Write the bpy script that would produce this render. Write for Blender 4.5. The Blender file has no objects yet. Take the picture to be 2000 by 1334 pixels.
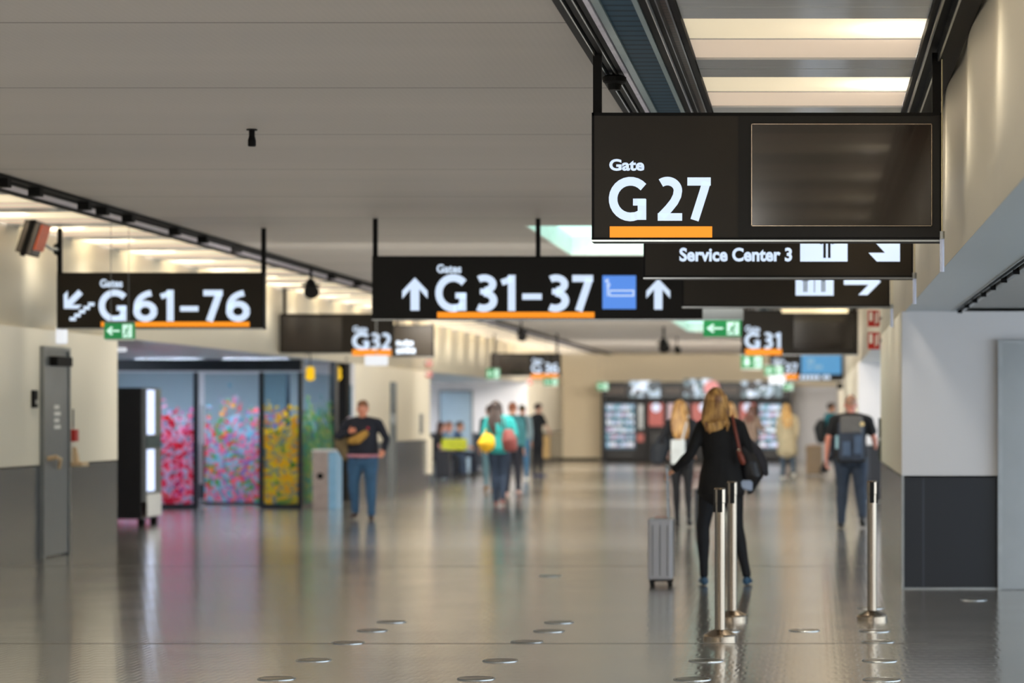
import bpy, bmesh, math, random
from mathutils import Vector, Matrix, noise
random.seed(7)
PI = math.pi
S = bpy.context.scene
COL = S.collection

# ------------------------------------------------------------------ camera, world, exposure
F = 5000.0            # focal length in pixels of a 2000 px wide frame
VX, VY = 1590.0, 808.0  # vanishing point of the concourse in the frame
CAMH = 1.5
cd = bpy.data.cameras.new('camera')
cam = bpy.data.objects.new('camera', cd)
COL.objects.link(cam)
cam.location = (0, 0, CAMH)
cam.rotation_euler = (PI/2, 0, 0)
cd.sensor_width = 36
cd.lens = 36*F/2000
cd.shift_x = -(VX-1000)/2000
cd.shift_y = (VY-667)/2000
cd.clip_end = 300
cd.dof.use_dof = True
cd.dof.focus_distance = 13.6
cd.dof.aperture_fstop = 2.1
S.camera = cam
w = bpy.data.worlds.new('world'); S.world = w
w.use_nodes = True
w.node_tree.nodes['Background'].inputs[0].default_value = (0.74, 0.86, 1.0, 1)
w.node_tree.nodes['Background'].inputs[1].default_value = 1.6
S.view_settings.view_transform = 'Standard'
S.view_settings.look = 'None'
S.view_settings.gamma = 1
S.view_settings.exposure = 0.08
LAMP_W = 13.0        # coffer lamp, watts
WASH_W = 60.0        # wall washer spot
SKY_E = 1.9          # skylight panel emission
COFFER_E = 0.95

def area(name, loc, rot, sx, sy, watts, col):
    l = bpy.data.lights.new(name, 'AREA'); l.shape = 'RECTANGLE'; l.size = sx; l.size_y = sy; l.energy = watts; l.color = col
    o = bpy.data.objects.new(name, l); COL.objects.link(o); o.location = loc; o.rotation_euler = rot
    return o
area('floor_bounce_fill', (-3.6, 36, 1.62), (PI, 0, 0), 7.2, 88, 500, (1, .97, .93))  # upward fill added in place of light bounced off the floor
for yy, ww in ((4, 105), (28, 175), (40.5, 230), (50.5, 260), (66.8, 560)):
    a_ = area('concourse_fill', (-3.6, yy, 3.1), (math.radians(56), 0, 0), 6, .5, ww, (1, .95, .87)); a_.data.spread = math.radians(128)  # unseen fill lights added to brighten surfaces facing the camera
# area lights added to stand in for daylight through the glazed bay side
for yy, ww in ((8, 620), (36.2, 340)):
    area('daylight_fill', (5.9, yy, 1.25), (0, math.radians(90), 0), 2.1, 13 if yy > 20 else 26, ww, (.80, .90, 1))

def PX(px, d): return (px-VX)*d/F
def PZ(py, d): return CAMH+(VY-py)*d/F
def GY(py): return F*CAMH/(py-VY)

# ------------------------------------------------------------------ materials
def lin(c):
    return tuple(((v/255)/12.92 if v/255 <= 0.04045 else ((v/255+0.055)/1.055)**2.4) for v in c)
MATS = {}
def mat(name, rgb, rough=0.5, metal=0.0, emit=0.0, ergb=None, var=0.12, scale=8.0, stretch=(1,1,1), bump=0.0, spec=0.5, coat=0.0, rgb2=None):
    if name in MATS: return MATS[name]
    m = bpy.data.materials.new(name); m.use_nodes = True
    nt = m.node_tree; b = nt.nodes['Principled BSDF']
    tc = nt.nodes.new('ShaderNodeTexCoord'); mp = nt.nodes.new('ShaderNodeMapping')
    mp.inputs['Scale'].default_value = stretch
    nz = nt.nodes.new('ShaderNodeTexNoise'); nz.inputs['Scale'].default_value = scale; nz.inputs['Detail'].default_value = 3
    rp = nt.nodes.new('ShaderNodeValToRGB')
    c = lin(rgb)
    if emit: c = tuple(v*.35 for v in c)
    if rgb2 is None:
        a = tuple(v*(1-var) for v in c); d = tuple(min(1, v*(1+var)) for v in c)
    else:
        a = c; d = lin(rgb2)
    rp.color_ramp.elements[0].color = (*a, 1); rp.color_ramp.elements[1].color = (*d, 1)
    rp.color_ramp.elements[0].position = .3; rp.color_ramp.elements[1].position = .7
    L = nt.links.new
    L(tc.outputs['Object'], mp.inputs[0]); L(mp.outputs[0], nz.inputs['Vector']); L(nz.outputs[0], rp.inputs[0])
    L(rp.outputs[0], b.inputs['Base Color'])
    b.inputs['Roughness'].default_value = rough; b.inputs['Metallic'].default_value = metal
    b.inputs['Specular IOR Level'].default_value = spec
    b.inputs['Coat Weight'].default_value = coat
    if emit:
        e = lin(ergb or rgb)
        b.inputs['Emission Color'].default_value = (*e, 1); b.inputs['Emission Strength'].default_value = emit
    if bump:
        bp = nt.nodes.new('ShaderNodeBump'); bp.inputs['Strength'].default_value = bump; bp.inputs['Distance'].default_value = .01
        L(nz.outputs[0], bp.inputs['Height']); L(bp.outputs[0], b.inputs['Normal'])
    MATS[name] = m
    return m

def floor_mat():
    m = bpy.data.materials.new('polished_dark_stone'); m.use_nodes = True
    nt = m.node_tree; b = nt.nodes['Principled BSDF']; L = nt.links.new
    tc = nt.nodes.new('ShaderNodeTexCoord')
    n1 = nt.nodes.new('ShaderNodeTexNoise'); n1.inputs['Scale'].default_value = .35; n1.inputs['Detail'].default_value = 4
    r1 = nt.nodes.new('ShaderNodeValToRGB')
    r1.color_ramp.elements[0].color = (*lin((192,187,180)), 1); r1.color_ramp.elements[1].color = (*lin((212,206,197)), 1)
    L(tc.outputs['Object'], n1.inputs['Vector']); L(n1.outputs[0], r1.inputs[0]); L(r1.outputs[0], b.inputs['Base Color'])
    # small raised dots in staggered rows
    mp = nt.nodes.new('ShaderNodeMapping'); mp.inputs['Scale'].default_value = (1, 1, 1)
    br = nt.nodes.new('ShaderNodeTexBrick'); br.inputs['Scale'].default_value = 1
    br.inputs['Brick Width'].default_value = .09; br.inputs['Row Height'].default_value = .16; br.inputs['Mortar Size'].default_value = .018
    br.inputs['Mortar Smooth'].default_value = 1.0
    L(tc.outputs['Object'], mp.inputs[0]); L(mp.outputs[0], br.inputs['Vector'])
    n2 = nt.nodes.new('ShaderNodeTexNoise'); n2.inputs['Scale'].default_value = 1.3; n2.inputs['Detail'].default_value = 2
    L(tc.outputs['Object'], n2.inputs['Vector'])
    bp = nt.nodes.new('ShaderNodeBump'); bp.inputs['Strength'].default_value = .08; bp.inputs['Distance'].default_value = .004
    bp.invert = True
    L(br.outputs['Fac'], bp.inputs['Height'])
    b2 = nt.nodes.new('ShaderNodeBump'); b2.inputs['Strength'].default_value = .10; b2.inputs['Distance'].default_value = .02
    L(n2.outputs[0], b2.inputs['Height']); L(bp.outputs[0], b2.inputs['Normal']); L(b2.outputs[0], b.inputs['Normal'])
    mr = nt.nodes.new('ShaderNodeMapRange'); mr.inputs['To Min'].default_value = .13; mr.inputs['To Max'].default_value = .2
    L(n2.outputs[0], mr.inputs[0]); L(mr.outputs[0], b.inputs['Roughness'])
    b.inputs['IOR'].default_value = 1.9; b.inputs['Metallic'].default_value = .8
    return m

def ceiling_mat():
    m = bpy.data.materials.new('perforated_ceiling_metal'); m.use_nodes = True
    nt = m.node_tree; b = nt.nodes['Principled BSDF']; L = nt.links.new
    tc = nt.nodes.new('ShaderNodeTexCoord'); sp = nt.nodes.new('ShaderNodeSeparateXYZ'); L(tc.outputs['Object'], sp.inputs[0])
    def math_(op, a, bb):
        n = nt.nodes.new('ShaderNodeMath'); n.operation = op
        for i, v in enumerate((a, bb)):
            if isinstance(v, (int, float)): n.inputs[i].default_value = v
            else: L(v, n.inputs[i])
        return n.outputs[0]
    # panel joints every 2.75 m across the hall
    t = math_('ADD', sp.outputs['Y'], 2.49*10-17.42+.5*2.49)
    t = math_('DIVIDE', t, 2.49); t = math_('FRACT', t, 0); t = math_('SUBTRACT', t, .5); t = math_('ABSOLUTE', t, 0)
    seam = math_('LESS_THAN', t, .005)
    # fine perforation rows
    u = math_('MULTIPLY', sp.outputs['X'], 2*PI/.035); u = math_('SINE', u, 0)
    u = math_('MULTIPLY', u, .05)
    n1 = nt.nodes.new('ShaderNodeTexNoise'); n1.inputs['Scale'].default_value = .5
    mp = nt.nodes.new('ShaderNodeMapping'); mp.inputs['Scale'].default_value = (.3, 2, 1)
    L(tc.outputs['Object'], mp.inputs[0]); L(mp.outputs[0], n1.inputs['Vector'])
    k = math_('ADD', u, n1.outputs[0])
    r = nt.nodes.new('ShaderNodeValToRGB'); L(k, r.inputs[0])
    r.color_ramp.elements[0].color = (*lin((150,146,141)), 1); r.color_ramp.elements[1].color = (*lin((172,165,157)), 1)
    mx = nt.nodes.new('ShaderNodeMix'); mx.data_type = 'RGBA'; L(seam, mx.inputs[0]); L(r.outputs[0], mx.inputs[6]); mx.inputs[7].default_value = (*lin((90,86,82)), 1)
    L(mx.outputs[2], b.inputs['Base Color'])
    b.inputs['Roughness'].default_value = .55; b.inputs['Specular IOR Level'].default_value = .3
    return m

def ribbed_mat(name, rgb, axis='X', period=.1, dark=.5, width=.12, rough=.3, metal=0.0, bump=.3, spec=.5):
    m = bpy.data.materials.new(name); m.use_nodes = True
    nt = m.node_tree; b = nt.nodes['Principled BSDF']; L = nt.links.new
    tc = nt.nodes.new('ShaderNodeTexCoord'); sp = nt.nodes.new('ShaderNodeSeparateXYZ'); L(tc.outputs['Object'], sp.inputs[0])
    a = nt.nodes.new('ShaderNodeMath'); a.operation = 'DIVIDE'; L(sp.outputs[axis], a.inputs[0]); a.inputs[1].default_value = period
    f = nt.nodes.new('ShaderNodeMath'); f.operation = 'FRACT'; L(a.outputs[0], f.inputs[0])
    l = nt.nodes.new('ShaderNodeMath'); l.operation = 'LESS_THAN'; L(f.outputs[0], l.inputs[0]); l.inputs[1].default_value = width
    mx = nt.nodes.new('ShaderNodeMix'); mx.data_type = 'RGBA'; L(l.outputs[0], mx.inputs[0])
    c = lin(rgb); mx.inputs[6].default_value = (*c, 1); mx.inputs[7].default_value = (*[v*dark for v in c], 1)
    L(mx.outputs[2], b.inputs['Base Color'])
    bp = nt.nodes.new('ShaderNodeBump'); bp.inputs['Strength'].default_value = bump; bp.inputs['Distance'].default_value = .01; bp.invert = True
    L(l.outputs[0], bp.inputs['Height']); L(bp.outputs[0], b.inputs['Normal'])
    b.inputs['Roughness'].default_value = rough; b.inputs['Metallic'].default_value = metal
    b.inputs['Specular IOR Level'].default_value = spec
    return m

def glass_mat(name, tint, gloss=.08):
    m = bpy.data.materials.new(name); m.use_nodes = True
    nt = m.node_tree; L = nt.links.new
    out = nt.nodes['Material Output']; nt.nodes.remove(nt.nodes['Principled BSDF'])
    t = nt.nodes.new('ShaderNodeBsdfTransparent'); t.inputs[0].default_value = (*lin(tint), 1)
    g = nt.nodes.new('ShaderNodeBsdfGlossy'); g.inputs['Roughness'].default_value = .05
    fr = nt.nodes.new('ShaderNodeFresnel'); fr.inputs[0].default_value = 1.45
    mx = nt.nodes.new('ShaderNodeMixShader'); L(fr.outputs[0], mx.inputs[0]); L(t.outputs[0], mx.inputs[1]); L(g.outputs[0], mx.inputs[2])
    L(mx.outputs[0], out.inputs[0])
    return m

def flower_mat(name, cols, zc=.02, seed=0.0, stretch=1.0):
    """printed blossom film on glass: coloured blots that thin out upwards"""
    m = bpy.data.materials.new(name); m.use_nodes = True
    nt = m.node_tree; L = nt.links.new
    out = nt.nodes['Material Output']; b = nt.nodes['Principled BSDF']
    tc = nt.nodes.new('ShaderNodeTexCoord'); mp = nt.nodes.new('ShaderNodeMapping')
    mp.inputs['Location'].default_value = (seed, seed, seed); mp.inputs['Scale'].default_value = (stretch, stretch, 1)
    L(tc.outputs['Object'], mp.inputs[0])
    vo = nt.nodes.new('ShaderNodeTexVoronoi'); vo.inputs['Scale'].default_value = 17; L(mp.outputs[0], vo.inputs['Vector'])
    sc = nt.nodes.new('ShaderNodeSeparateColor'); L(vo.outputs['Color'], sc.inputs[0])
    nz = nt.nodes.new('ShaderNodeTexNoise'); nz.inputs['Scale'].default_value = 2.2; nz.inputs['Detail'].default_value = 3; L(mp.outputs[0], nz.inputs['Vector'])
    ad = nt.nodes.new('ShaderNodeMath'); ad.operation = 'MULTIPLY_ADD'; L(sc.outputs[0], ad.inputs[0]); ad.inputs[1].default_value = .35
    ad2 = nt.nodes.new('ShaderNodeMath'); ad2.operation = 'MULTIPLY'; L(nz.outputs[0], ad2.inputs[0]); ad2.inputs[1].default_value = .75
    L(ad2.outputs[0], ad.inputs[2])
    rp = nt.nodes.new('ShaderNodeValToRGB'); L(ad.outputs[0], rp.inputs[0]); rp.color_ramp.interpolation = 'CONSTANT'
    els = rp.color_ramp.elements
    n = len(cols)
    for i, c in enumerate(cols):
        p = .26+.56*i/n
        e = els[i] if i < 2 else els.new(p)
        e.position = 0 if i == 0 else p; e.color = (*lin(c), 1)
    sp = nt.nodes.new('ShaderNodeSeparateXYZ'); L(tc.outputs['Object'], sp.inputs[0])
    mr = nt.nodes.new('ShaderNodeMapRange'); L(sp.outputs['Z'], mr.inputs[0])
    mr.inputs['From Min'].default_value = .9; mr.inputs['From Max'].default_value = 1.95; mr.inputs['To Min'].default_value = .1; mr.inputs['To Max'].default_value = 1.05
    n2 = nt.nodes.new('ShaderNodeTexNoise'); n2.inputs['Scale'].default_value = 5; L(mp.outputs[0], n2.inputs['Vector'])
    s2 = nt.nodes.new('ShaderNodeMath'); s2.operation = 'MULTIPLY_ADD'; L(sc.outputs[1], s2.inputs[0]); s2.inputs[1].default_value = .5
    s3 = nt.nodes.new('ShaderNodeMath'); s3.operation = 'MULTIPLY'; L(n2.outputs[0], s3.inputs[0]); s3.inputs[1].default_value = .75; L(s3.outputs[0], s2.inputs[2])
    gt = nt.nodes.new('ShaderNodeMath'); gt.operation = 'GREATER_THAN'; L(s2.outputs[0], gt.inputs[0]); L(mr.outputs[0], gt.inputs[1])
    L(rp.outputs[0], b.inputs['Base Color']); b.inputs['Roughness'].default_value = .4
    tl = nt.nodes.new('ShaderNodeBsdfTranslucent'); L(rp.outputs[0], tl.inputs[0])
    ma = nt.nodes.new('ShaderNodeMixShader'); ma.inputs[0].default_value = .55; L(b.outputs[0], ma.inputs[1]); L(tl.outputs[0], ma.inputs[2])
    t = nt.nodes.new('ShaderNodeBsdfTransparent'); t.inputs[0].default_value = (*lin((222,234,238)), 1)
    mx = nt.nodes.new('ShaderNodeMixShader'); L(gt.outputs[0], mx.inputs[0]); L(t.outputs[0], mx.inputs[1]); L(ma.outputs[0], mx.inputs[2])
    L(mx.outputs[0], out.inputs[0])
    return m

M = dict(
 cream=mat('cream_wall_paint', (224,217,200), .45, var=.02, scale=.6),
 flute=mat('cream_fluted_panel', (226,217,196), .5, var=.02, scale=.6),
 white=mat('pale_wall_paint', (212,211,214), .5, var=.02, scale=.5),
 endw=mat('beige_wall_paint', (206,190,160), .55, var=.02, scale=.5),
 greyw=mat('grey_wall_paint', (180,180,184), .55, var=.02, scale=.5),
 soffit=mat('cool_tint_soffit', (166,176,182), .35, var=.04, scale=.4),  # blue tint of reflected cool light put into the grey
 black=mat('black_metal', (15,14,14), .6, var=.15, scale=6, spec=.12),
 blackgl=mat('black_gloss', (13,12,12), .4, var=.1, spec=.25),
 alu=mat('aluminium_edge', (176,180,182), .3, 1.0, var=.06),
 steel=mat('brushed_steel', (158,144,128), .26, 1.0, var=.08, scale=30, stretch=(1,1,.05)),
 steeld=mat('steel_door', (168,172,174), .32, 1.0, var=.05, scale=3),
 strip=mat('pale_blue_strip', (132,152,156), .35, .4, var=.05),
 signp=mat('dark_sign_panel', (34,28,20), .45, var=.1, scale=3, spec=.22),
 signd=mat('black_sign_panel', (19,17,15), .45, var=.1, scale=3, spec=.2),
 screen=mat('dark_screen_glass', (38,27,20), .12, rgb2=(16,12,10), scale=1.4, coat=.3),  # brown mottle puts blurred reflections into the screen colour
 letter=mat('lit_white_lettering', (205,220,240), .5, 0, 1.0, (200,217,238), var=.01),
 orange=mat('lit_orange_bar', (255,155,30), .5, 0, .85, (255,150,22), var=.01),
 blue=mat('lit_blue_pictogram', (90,150,245), .5, 0, .75, (92,150,245), var=.01),
 bluescr=mat('lit_blue_screen', (70,150,205), .4, 0, .7, (70,150,205), var=.05),
 green=mat('lit_green_sign', (20,140,72), .5, 0, .55, (24,150,80), var=.01),
 mint=mat('lit_pale_sign', (210,245,228), .5, 0, .9, (205,245,228), var=.01),
 lamp=mat('lit_lamp_face', (230,236,245), .5, 0, .7, (245,248,255), var=.01),
 red=mat('red_sign', (176,34,26), .45, var=.05),
 whitep=mat('white_plastic', (228,228,226), .4, var=.02),
 greyp=mat('grey_panel', (118,122,124), .3, .3, var=.04),
 yellow=mat('lit_yellow_sign', (250,205,20), .5, 0, .75, (250,200,20), var=.01),
 rubber=mat('black_rubber', (18,18,18), .7),
 beigeh=mat('cream_handle', (205,180,145), .5),
 acry=mat('clear_pull_weight', (215,222,245), .15, 0, .15, (215,222,245), spec=.8),
 cable=mat('pale_cable', (170,160,125), .4),
)
M['floor'] = floor_mat(); M['ceil'] = ceiling_mat()
M['wains'] = ribbed_mat('dark_wainscot_panel', (40,43,50), 'X', .93, 2.6, .012, .28, bump=.1)
M['wainsY'] = ribbed_mat('lightened_wainscot_side', (118,121,124), 'Y', .47, 1.25, .025, .24, .75, bump=.1)  # lighter copy of the wainscot, reflected light put into its colour
M['ribblue'] = ribbed_mat('dark_blue_ribbed_panel', (44,72,90), 'Y', .16, .45, .3, .6, 0, .6, spec=.12)
M['slats'] = ribbed_mat('grey_slatted_ceiling', (158,160,160), 'Y', .14, .45, .14, .5, 0, .8)
M['grille'] = ribbed_mat('brown_grille', (84,66,52), 'Y', .09, .12, .25, .4, .2, .8)
M['glass'] = glass_mat('clear_glass', (226,238,242))
M['lglass'] = glass_mat('tinted_glass', (190,214,224))

# ------------------------------------------------------------------ mesh helpers
def BM(): return bmesh.new()
def box(bm, x0, x1, y0, y1, z0, z1):
    if x0 > x1: x0, x1 = x1, x0
    if y0 > y1: y0, y1 = y1, y0
    if z0 > z1: z0, z1 = z1, z0
    vs = [bm.verts.new(p) for p in ((x0,y0,z0),(x1,y0,z0),(x1,y1,z0),(x0,y1,z0),(x0,y0,z1),(x1,y0,z1),(x1,y1,z1),(x0,y1,z1))]
    for f in ((3,2,1,0),(4,5,6,7),(0,1,5,4),(1,2,6,5),(2,3,7,6),(3,0,4,7)):
        bm.faces.new([vs[i] for i in f])
    return bm
def B(*a):
    return box(BM(), *a)
def rbox(x0, x1, y0, y1, z0, z1, r=.02, seg=2):
    bm = B(x0, x1, y0, y1, z0, z1)
    bmesh.ops.bevel(bm, geom=list(bm.edges), offset=r, segments=seg, profile=.7, affect='EDGES')
    return bm
def cyl(bm, p0, p1, r0, r1=None, n=16):
    r1 = r0 if r1 is None else r1
    p0, p1 = Vector(p0), Vector(p1); t = (p1-p0).normalized()
    u = t.orthogonal().normalized(); v = t.cross(u)
    rings = []
    for p, r in ((p0, r0), (p1, r1)):
        rings.append([bm.verts.new(p+(u*math.cos(a)+v*math.sin(a))*r) for a in [2*PI*i/n for i in range(n)]])
    for i in range(n):
        bm.faces.new((rings[0][i], rings[0][(i+1) % n], rings[1][(i+1) % n], rings[1][i]))
    bm.faces.new(rings[0][::-1]); bm.faces.new(rings[1])
    return bm
def C(p0, p1, r0, r1=None, n=16): return cyl(BM(), p0, p1, r0, r1, n)
def lathe(c, prof, n=32):
    bm = BM(); rings = []
    for r, z in prof:
        rings.append([bm.verts.new((c[0]+max(r, 1e-4)*math.cos(2*PI*i/n), c[1]+max(r, 1e-4)*math.sin(2*PI*i/n), c[2]+z)) for i in range(n)])
    for a, b in zip(rings, rings[1:]):
        for i in range(n): bm.faces.new((a[i], a[(i+1) % n], b[(i+1) % n], b[i]))
    bm.faces.new(rings[0][::-1]); bm.faces.new(rings[-1])
    return bm
def poly(bm, pts, y0, y1):
    """prism from an outline in the XZ plane, counter clockwise, between y0 (front) and y1"""
    a = [bm.verts.new((x, y0, z)) for x, z in pts]; b = [bm.verts.new((x, y1, z)) for x, z in pts]
    n = len(pts)
    bm.faces.new(a); bm.faces.new(b[::-1])
    for i in range(n): bm.faces.new((a[i], b[i], b[(i+1) % n], a[(i+1) % n]))
    bm.normal_update(); bmesh.ops.triangulate(bm, faces=[f for f in bm.faces if len(f.verts) > 4])
    return bm
ORG = {}
def obj(name, bm, m, parent=None, world=True, smooth=False, label=None):
    me = bpy.data.meshes.new(name)
    if isinstance(bm, bpy.types.Mesh): me = bm
    else:
        bmesh.ops.recalc_face_normals(bm, faces=bm.faces)
        bm.to_mesh(me); bm.free()
    o = bpy.data.objects.new(name, me); COL.objects.link(o)
    if not me.materials: me.materials.append(m)
    if smooth:
        for p in me.polygons: p.use_smooth = True
    if parent is not None:
        org = ORG[parent.name]
        if world: me.transform(Matrix.Translation(-org))
        o.parent = parent; ORG[o.name] = org
    else: ORG[o.name] = Vector((0,0,0))
    if label: o['label'] = label
    return o
def thing(name, label, cat, loc=(0,0,0), group=None):
    o = bpy.data.objects.new(name, None); COL.objects.link(o); o.empty_display_size = .1
    o.location = loc; ORG[o.name] = Vector(loc); o['label'] = label; o['category'] = cat
    if group: o['group'] = group
    return o
def rename(o, n):
    v = ORG[o.name]; o.name = n; ORG[o.name] = v
def tag(o, label, cat, group=None):
    """one-mesh thing: move its origin to its base"""
    o['label'] = label; o['category'] = cat
    if group: o['group'] = group
    vs = [v.co for v in o.data.vertices]
    c = Vector(((min(v.x for v in vs)+max(v.x for v in vs))/2, (min(v.y for v in vs)+max(v.y for v in vs))/2, min(v.z for v in vs)))
    o.data.transform(Matrix.Translation(-c)); o.location = c; ORG[o.name] = c
    return o
def struct(name, bm, m, parent=None, smooth=False):
    o = obj(name, bm, m, parent, smooth=smooth)
    if parent is None: o['kind'] = 'structure'
    return o
_font = {}
def text(body, x0, x1, z0, z1, y, off=.03, depth=.004, parent=None, name='lettering', m=None, flip=False):
    """text fitted into a box on a plane facing -Y"""
    cu = bpy.data.curves.new('t', 'FONT'); cu.body = body; cu.size = 1; cu.offset = off; cu.resolution_u = 4
    to = bpy.data.objects.new('t', cu); COL.objects.link(to)
    dg = bpy.context.evaluated_depsgraph_get()
    me = bpy.data.meshes.new_from_object(to.evaluated_get(dg))
    bpy.data.objects.remove(to); bpy.data.curves.remove(cu)
    bm = BM(); bm.from_mesh(me); bpy.data.meshes.remove(me)
    bmesh.ops.remove_doubles(bm, verts=bm.verts, dist=1e-5)
    ex = bmesh.ops.extrude_face_region(bm, geom=list(bm.faces))
    for v in [e for e in ex['geom'] if isinstance(e, bmesh.types.BMVert)]: v.co.z += 1
    xs = [v.co.x for v in bm.verts]; ys = [v.co.y for v in bm.verts]
    ax, bx, ay, by = min(xs), max(xs), min(ys), max(ys)
    for v in bm.verts:
        X = x0+(v.co.x-ax)/(bx-ax)*(x1-x0); Z = z0+(v.co.y-ay)/(by-ay)*(z1-z0)
        v.co = Vector((X, y-v.co.z*depth, Z))
    return obj(name, bm, m or M['letter'], parent)

# ------------------------------------------------------------------ setting
YN, YE = -14.0, 81.5
XL, XR = -8.0, .75
ZS, ZC = 2.375, 3.4
ZT = 3.46
fl = struct('floor', B(-13, 6, YN, YE+.3, -.2, 0), M['floor'])
# expansion joints of metal in the floor
for i, py in enumerate((1257, 1106, 1029)):
    yy = GY(py)
    struct('trim_%d' % (i+1), B(-7.99, .74, yy-.008, yy+.008, -.01, .0015), mat('floor_joint', (104,100,94), .3, .6))
# main ceiling with two roof lights left open
bm = BM()
SKX = (-2.94, -1.42)
SK = [(*SKX, 25.9, 30.7), (*SKX, 52.0, 59.3), (*SKX, -1.4, 4.1)]
ys = sorted([YN, YE] + [v for s in SK for v in s[2:]])
box(bm, -6.42, SKX[0], YN, YE, ZC, ZC+.3)
box(bm, SKX[1], -1.185, YN, YE, ZC, ZC+.3)
for a, b in zip(ys, ys[1:]):
    if not any(abs(a-s[2]) < .01 for s in SK): box(bm, SKX[0], SKX[1], a, b, ZC, ZC+.3)
struct('ceiling', bm, M['ceil'])
for i, (a, b, c, d) in enumerate(SK):
    a, b = SKX
    t = thing('roof_light', ['pale green white luminous ceiling panel behind the gates thirty-one to thirty-seven sign', 'far luminous ceiling panel beside the green exit sign with a grey mount', 'luminous ceiling panel above the near concourse'][i], 'ceiling light', ((a+b)/2, (c+d)/2, ZC+.1), 'luminous panels in the main ceiling')
    obj('diffuser', B(a, b, c, d, ZC+.22, ZC+.26), mat('roof_light_diffuser', (190,220,214), .5, 0, SKY_E, (172,218,208), var=.01), t)
    bm = BM()
    for (p, q, r, s_) in ((a, a+.03, c, d), (b-.03, b, c, d), (a+.03, b-.03, c, c+.03), (a+.03, b-.03, d-.03, d)): box(bm, p, q, r, s_, ZC+.005, ZC+.22)
    obj('frame', bm, mat('roof_light_frame', (205,225,218), .4), t)
# upper fluted walls
def fluted(x, s, y0, y1, z0, z1, amp=.03, per=2.07, ph=0, thick=.12):
    bm = BM(); n = int((y1-y0)/.12); prev = None
    for i in range(n+1):
        y = y0+(y1-y0)*i/n
        xx = x + s*amp*(.5-.5*math.cos(2*PI*(y-ph)/per))
        ring = [bm.verts.new(p) for p in ((xx, y, z0), (x+s*(thick+amp), y, z0), (x+s*(thick+amp), y, z1), (xx, y, z1))]
        if prev:
            for k in range(4): bm.faces.new((prev[k], prev[(k+1) % 4], ring[(k+1) % 4], ring[k]))
        else: bm.faces.new(ring)
        prev = ring
    bm.faces.new(prev[::-1])
    return bm
PL, PR = 1.873, 2.127
struct('wall_left_upper', fluted(XL, -1, YN, YE, ZS+.003, ZT+.2, .035, PL, 26.2), M['flute'], smooth=True)
struct('wall_right_upper', fluted(XR, 1, YN, YE, ZS+.003, ZT+.2, .03, PR, 12.24), M['flute'], smooth=True)
# lower wall blocks
def block(name, x0, x1, y0, y1, facefront=False):
    w_ = struct(name, B(x0, x1, y0, y1, .96, ZS), M['cream'])
    ww = obj('wainscot', B(x0-(-.0), x1, y0, y1, 0, .96), M['wainsY'], w_)
    return w_
def block(name, x0, x1, y0, y1, hall):
    """hall: x of the side that faces the concourse"""
    w_ = struct(name, B(x0, x1, y0, y1, .97, ZS), M['cream'])
    out = 1 if hall == x1 else -1
    inner = hall-out*.012
    a0, a1 = (x0, inner) if out == 1 else (inner, x1)
    obj('wainscot', B(a0, a1, y0+.012, y1, 0, .955), M['wains'], w_)
    obj('wainscot', B(inner, hall-out*.002, y0+.013, y1, 0, .955), M['wainsY'], w_)
    bm = BM()
    box(bm, hall-out*.02, hall, y0, y0+.02, 0, .97)
    box(bm, a0, hall if out == 1 else a1, y0, y0+.012, 0, .012)
    obj('edge_strip', bm, M['alu'], w_)
    bm = B(x0+.001, x1-.001, y0-.004, y0, .97, ZS)
    obj('end_panel', bm, M['white'], w_)
    return w_
block('wall_left', -13, XL, YN, 29.4, XL)
block('wall_left', -13, XL, 44.6, 53.3, XL)
block('wall_left', -13, XL, 71.5, YE, XL)
block('wall_right', XR, 4.2, 21.9, 28.9, XR)
block('wall_right', XR, 4.2, 43.5, YE, XR)
# soffits over the side bays
struct('ceiling_soffit_left', B(-13, XL-.035, YN, YE, ZS, ZS+.12), M['soffit'])
bm = BM(); box(bm, XR+.03, 1.165, YN, YE, ZS, ZS+.12)
struct('ceiling_soffit_right', bm, M['soffit'])
struct('ceiling_slatted_right', B(1.27, 6, YN, YE, ZS+.03, ZS+.12), M['slats'])
tr = thing('track_channel', 'black recessed track with steel rails in the low grey ceiling of the near bay', 'track', (1.2, 10, ZS))
obj('channel', B(1.17, 1.265, YN, 21.85, ZS+.06, ZS+.115), M['black'], tr)
bm = BM(); box(bm, 1.166, 1.176, YN, 21.85, ZS-.006, ZS+.06); box(bm, 1.205, 1.212, YN, 21.85, ZS-.004, ZS+.03); box(bm, 1.24, 1.268, YN, 21.85, ZS-.012, ZS+.02)
obj('rail', bm, M['alu'], tr)
for k in range(14):
    yy = 8.5+k*1.0; obj('clip', B(1.205, 1.245, yy, yy+.02, ZS-.03, ZS+.03), M['black'], tr)
# end wall, back of bays, window sides
struct('wall_end', B(-13, 6, YE, YE+.2, 0, 4.4), M['endw'])
bm = BM(); box(bm, -6.83+.001, -.74, YE-.05, YE-.001, 0, .06); box(bm, XL, -6.84, YE-.03, YE-.001, 0, .09)
struct('baseboard_end', bm, M['black'])
struct('wall_end_grey', B(-.70, .74, YE-.35, YE-.002, 0, 2.37), M['greyw'])
struct('wall_back_added', B(-13, 6, YN-.2, YN, 0, 4.2), mat('added_back_wall_brown', (150,122,98), .6, var=.03, scale=.5))  # unseen wall added to dim the sky and brown the screen reflections
struct('wall_left_bay', B(-13.2, -13, YN, YE, 0, ZS+.1), M['white'])
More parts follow.
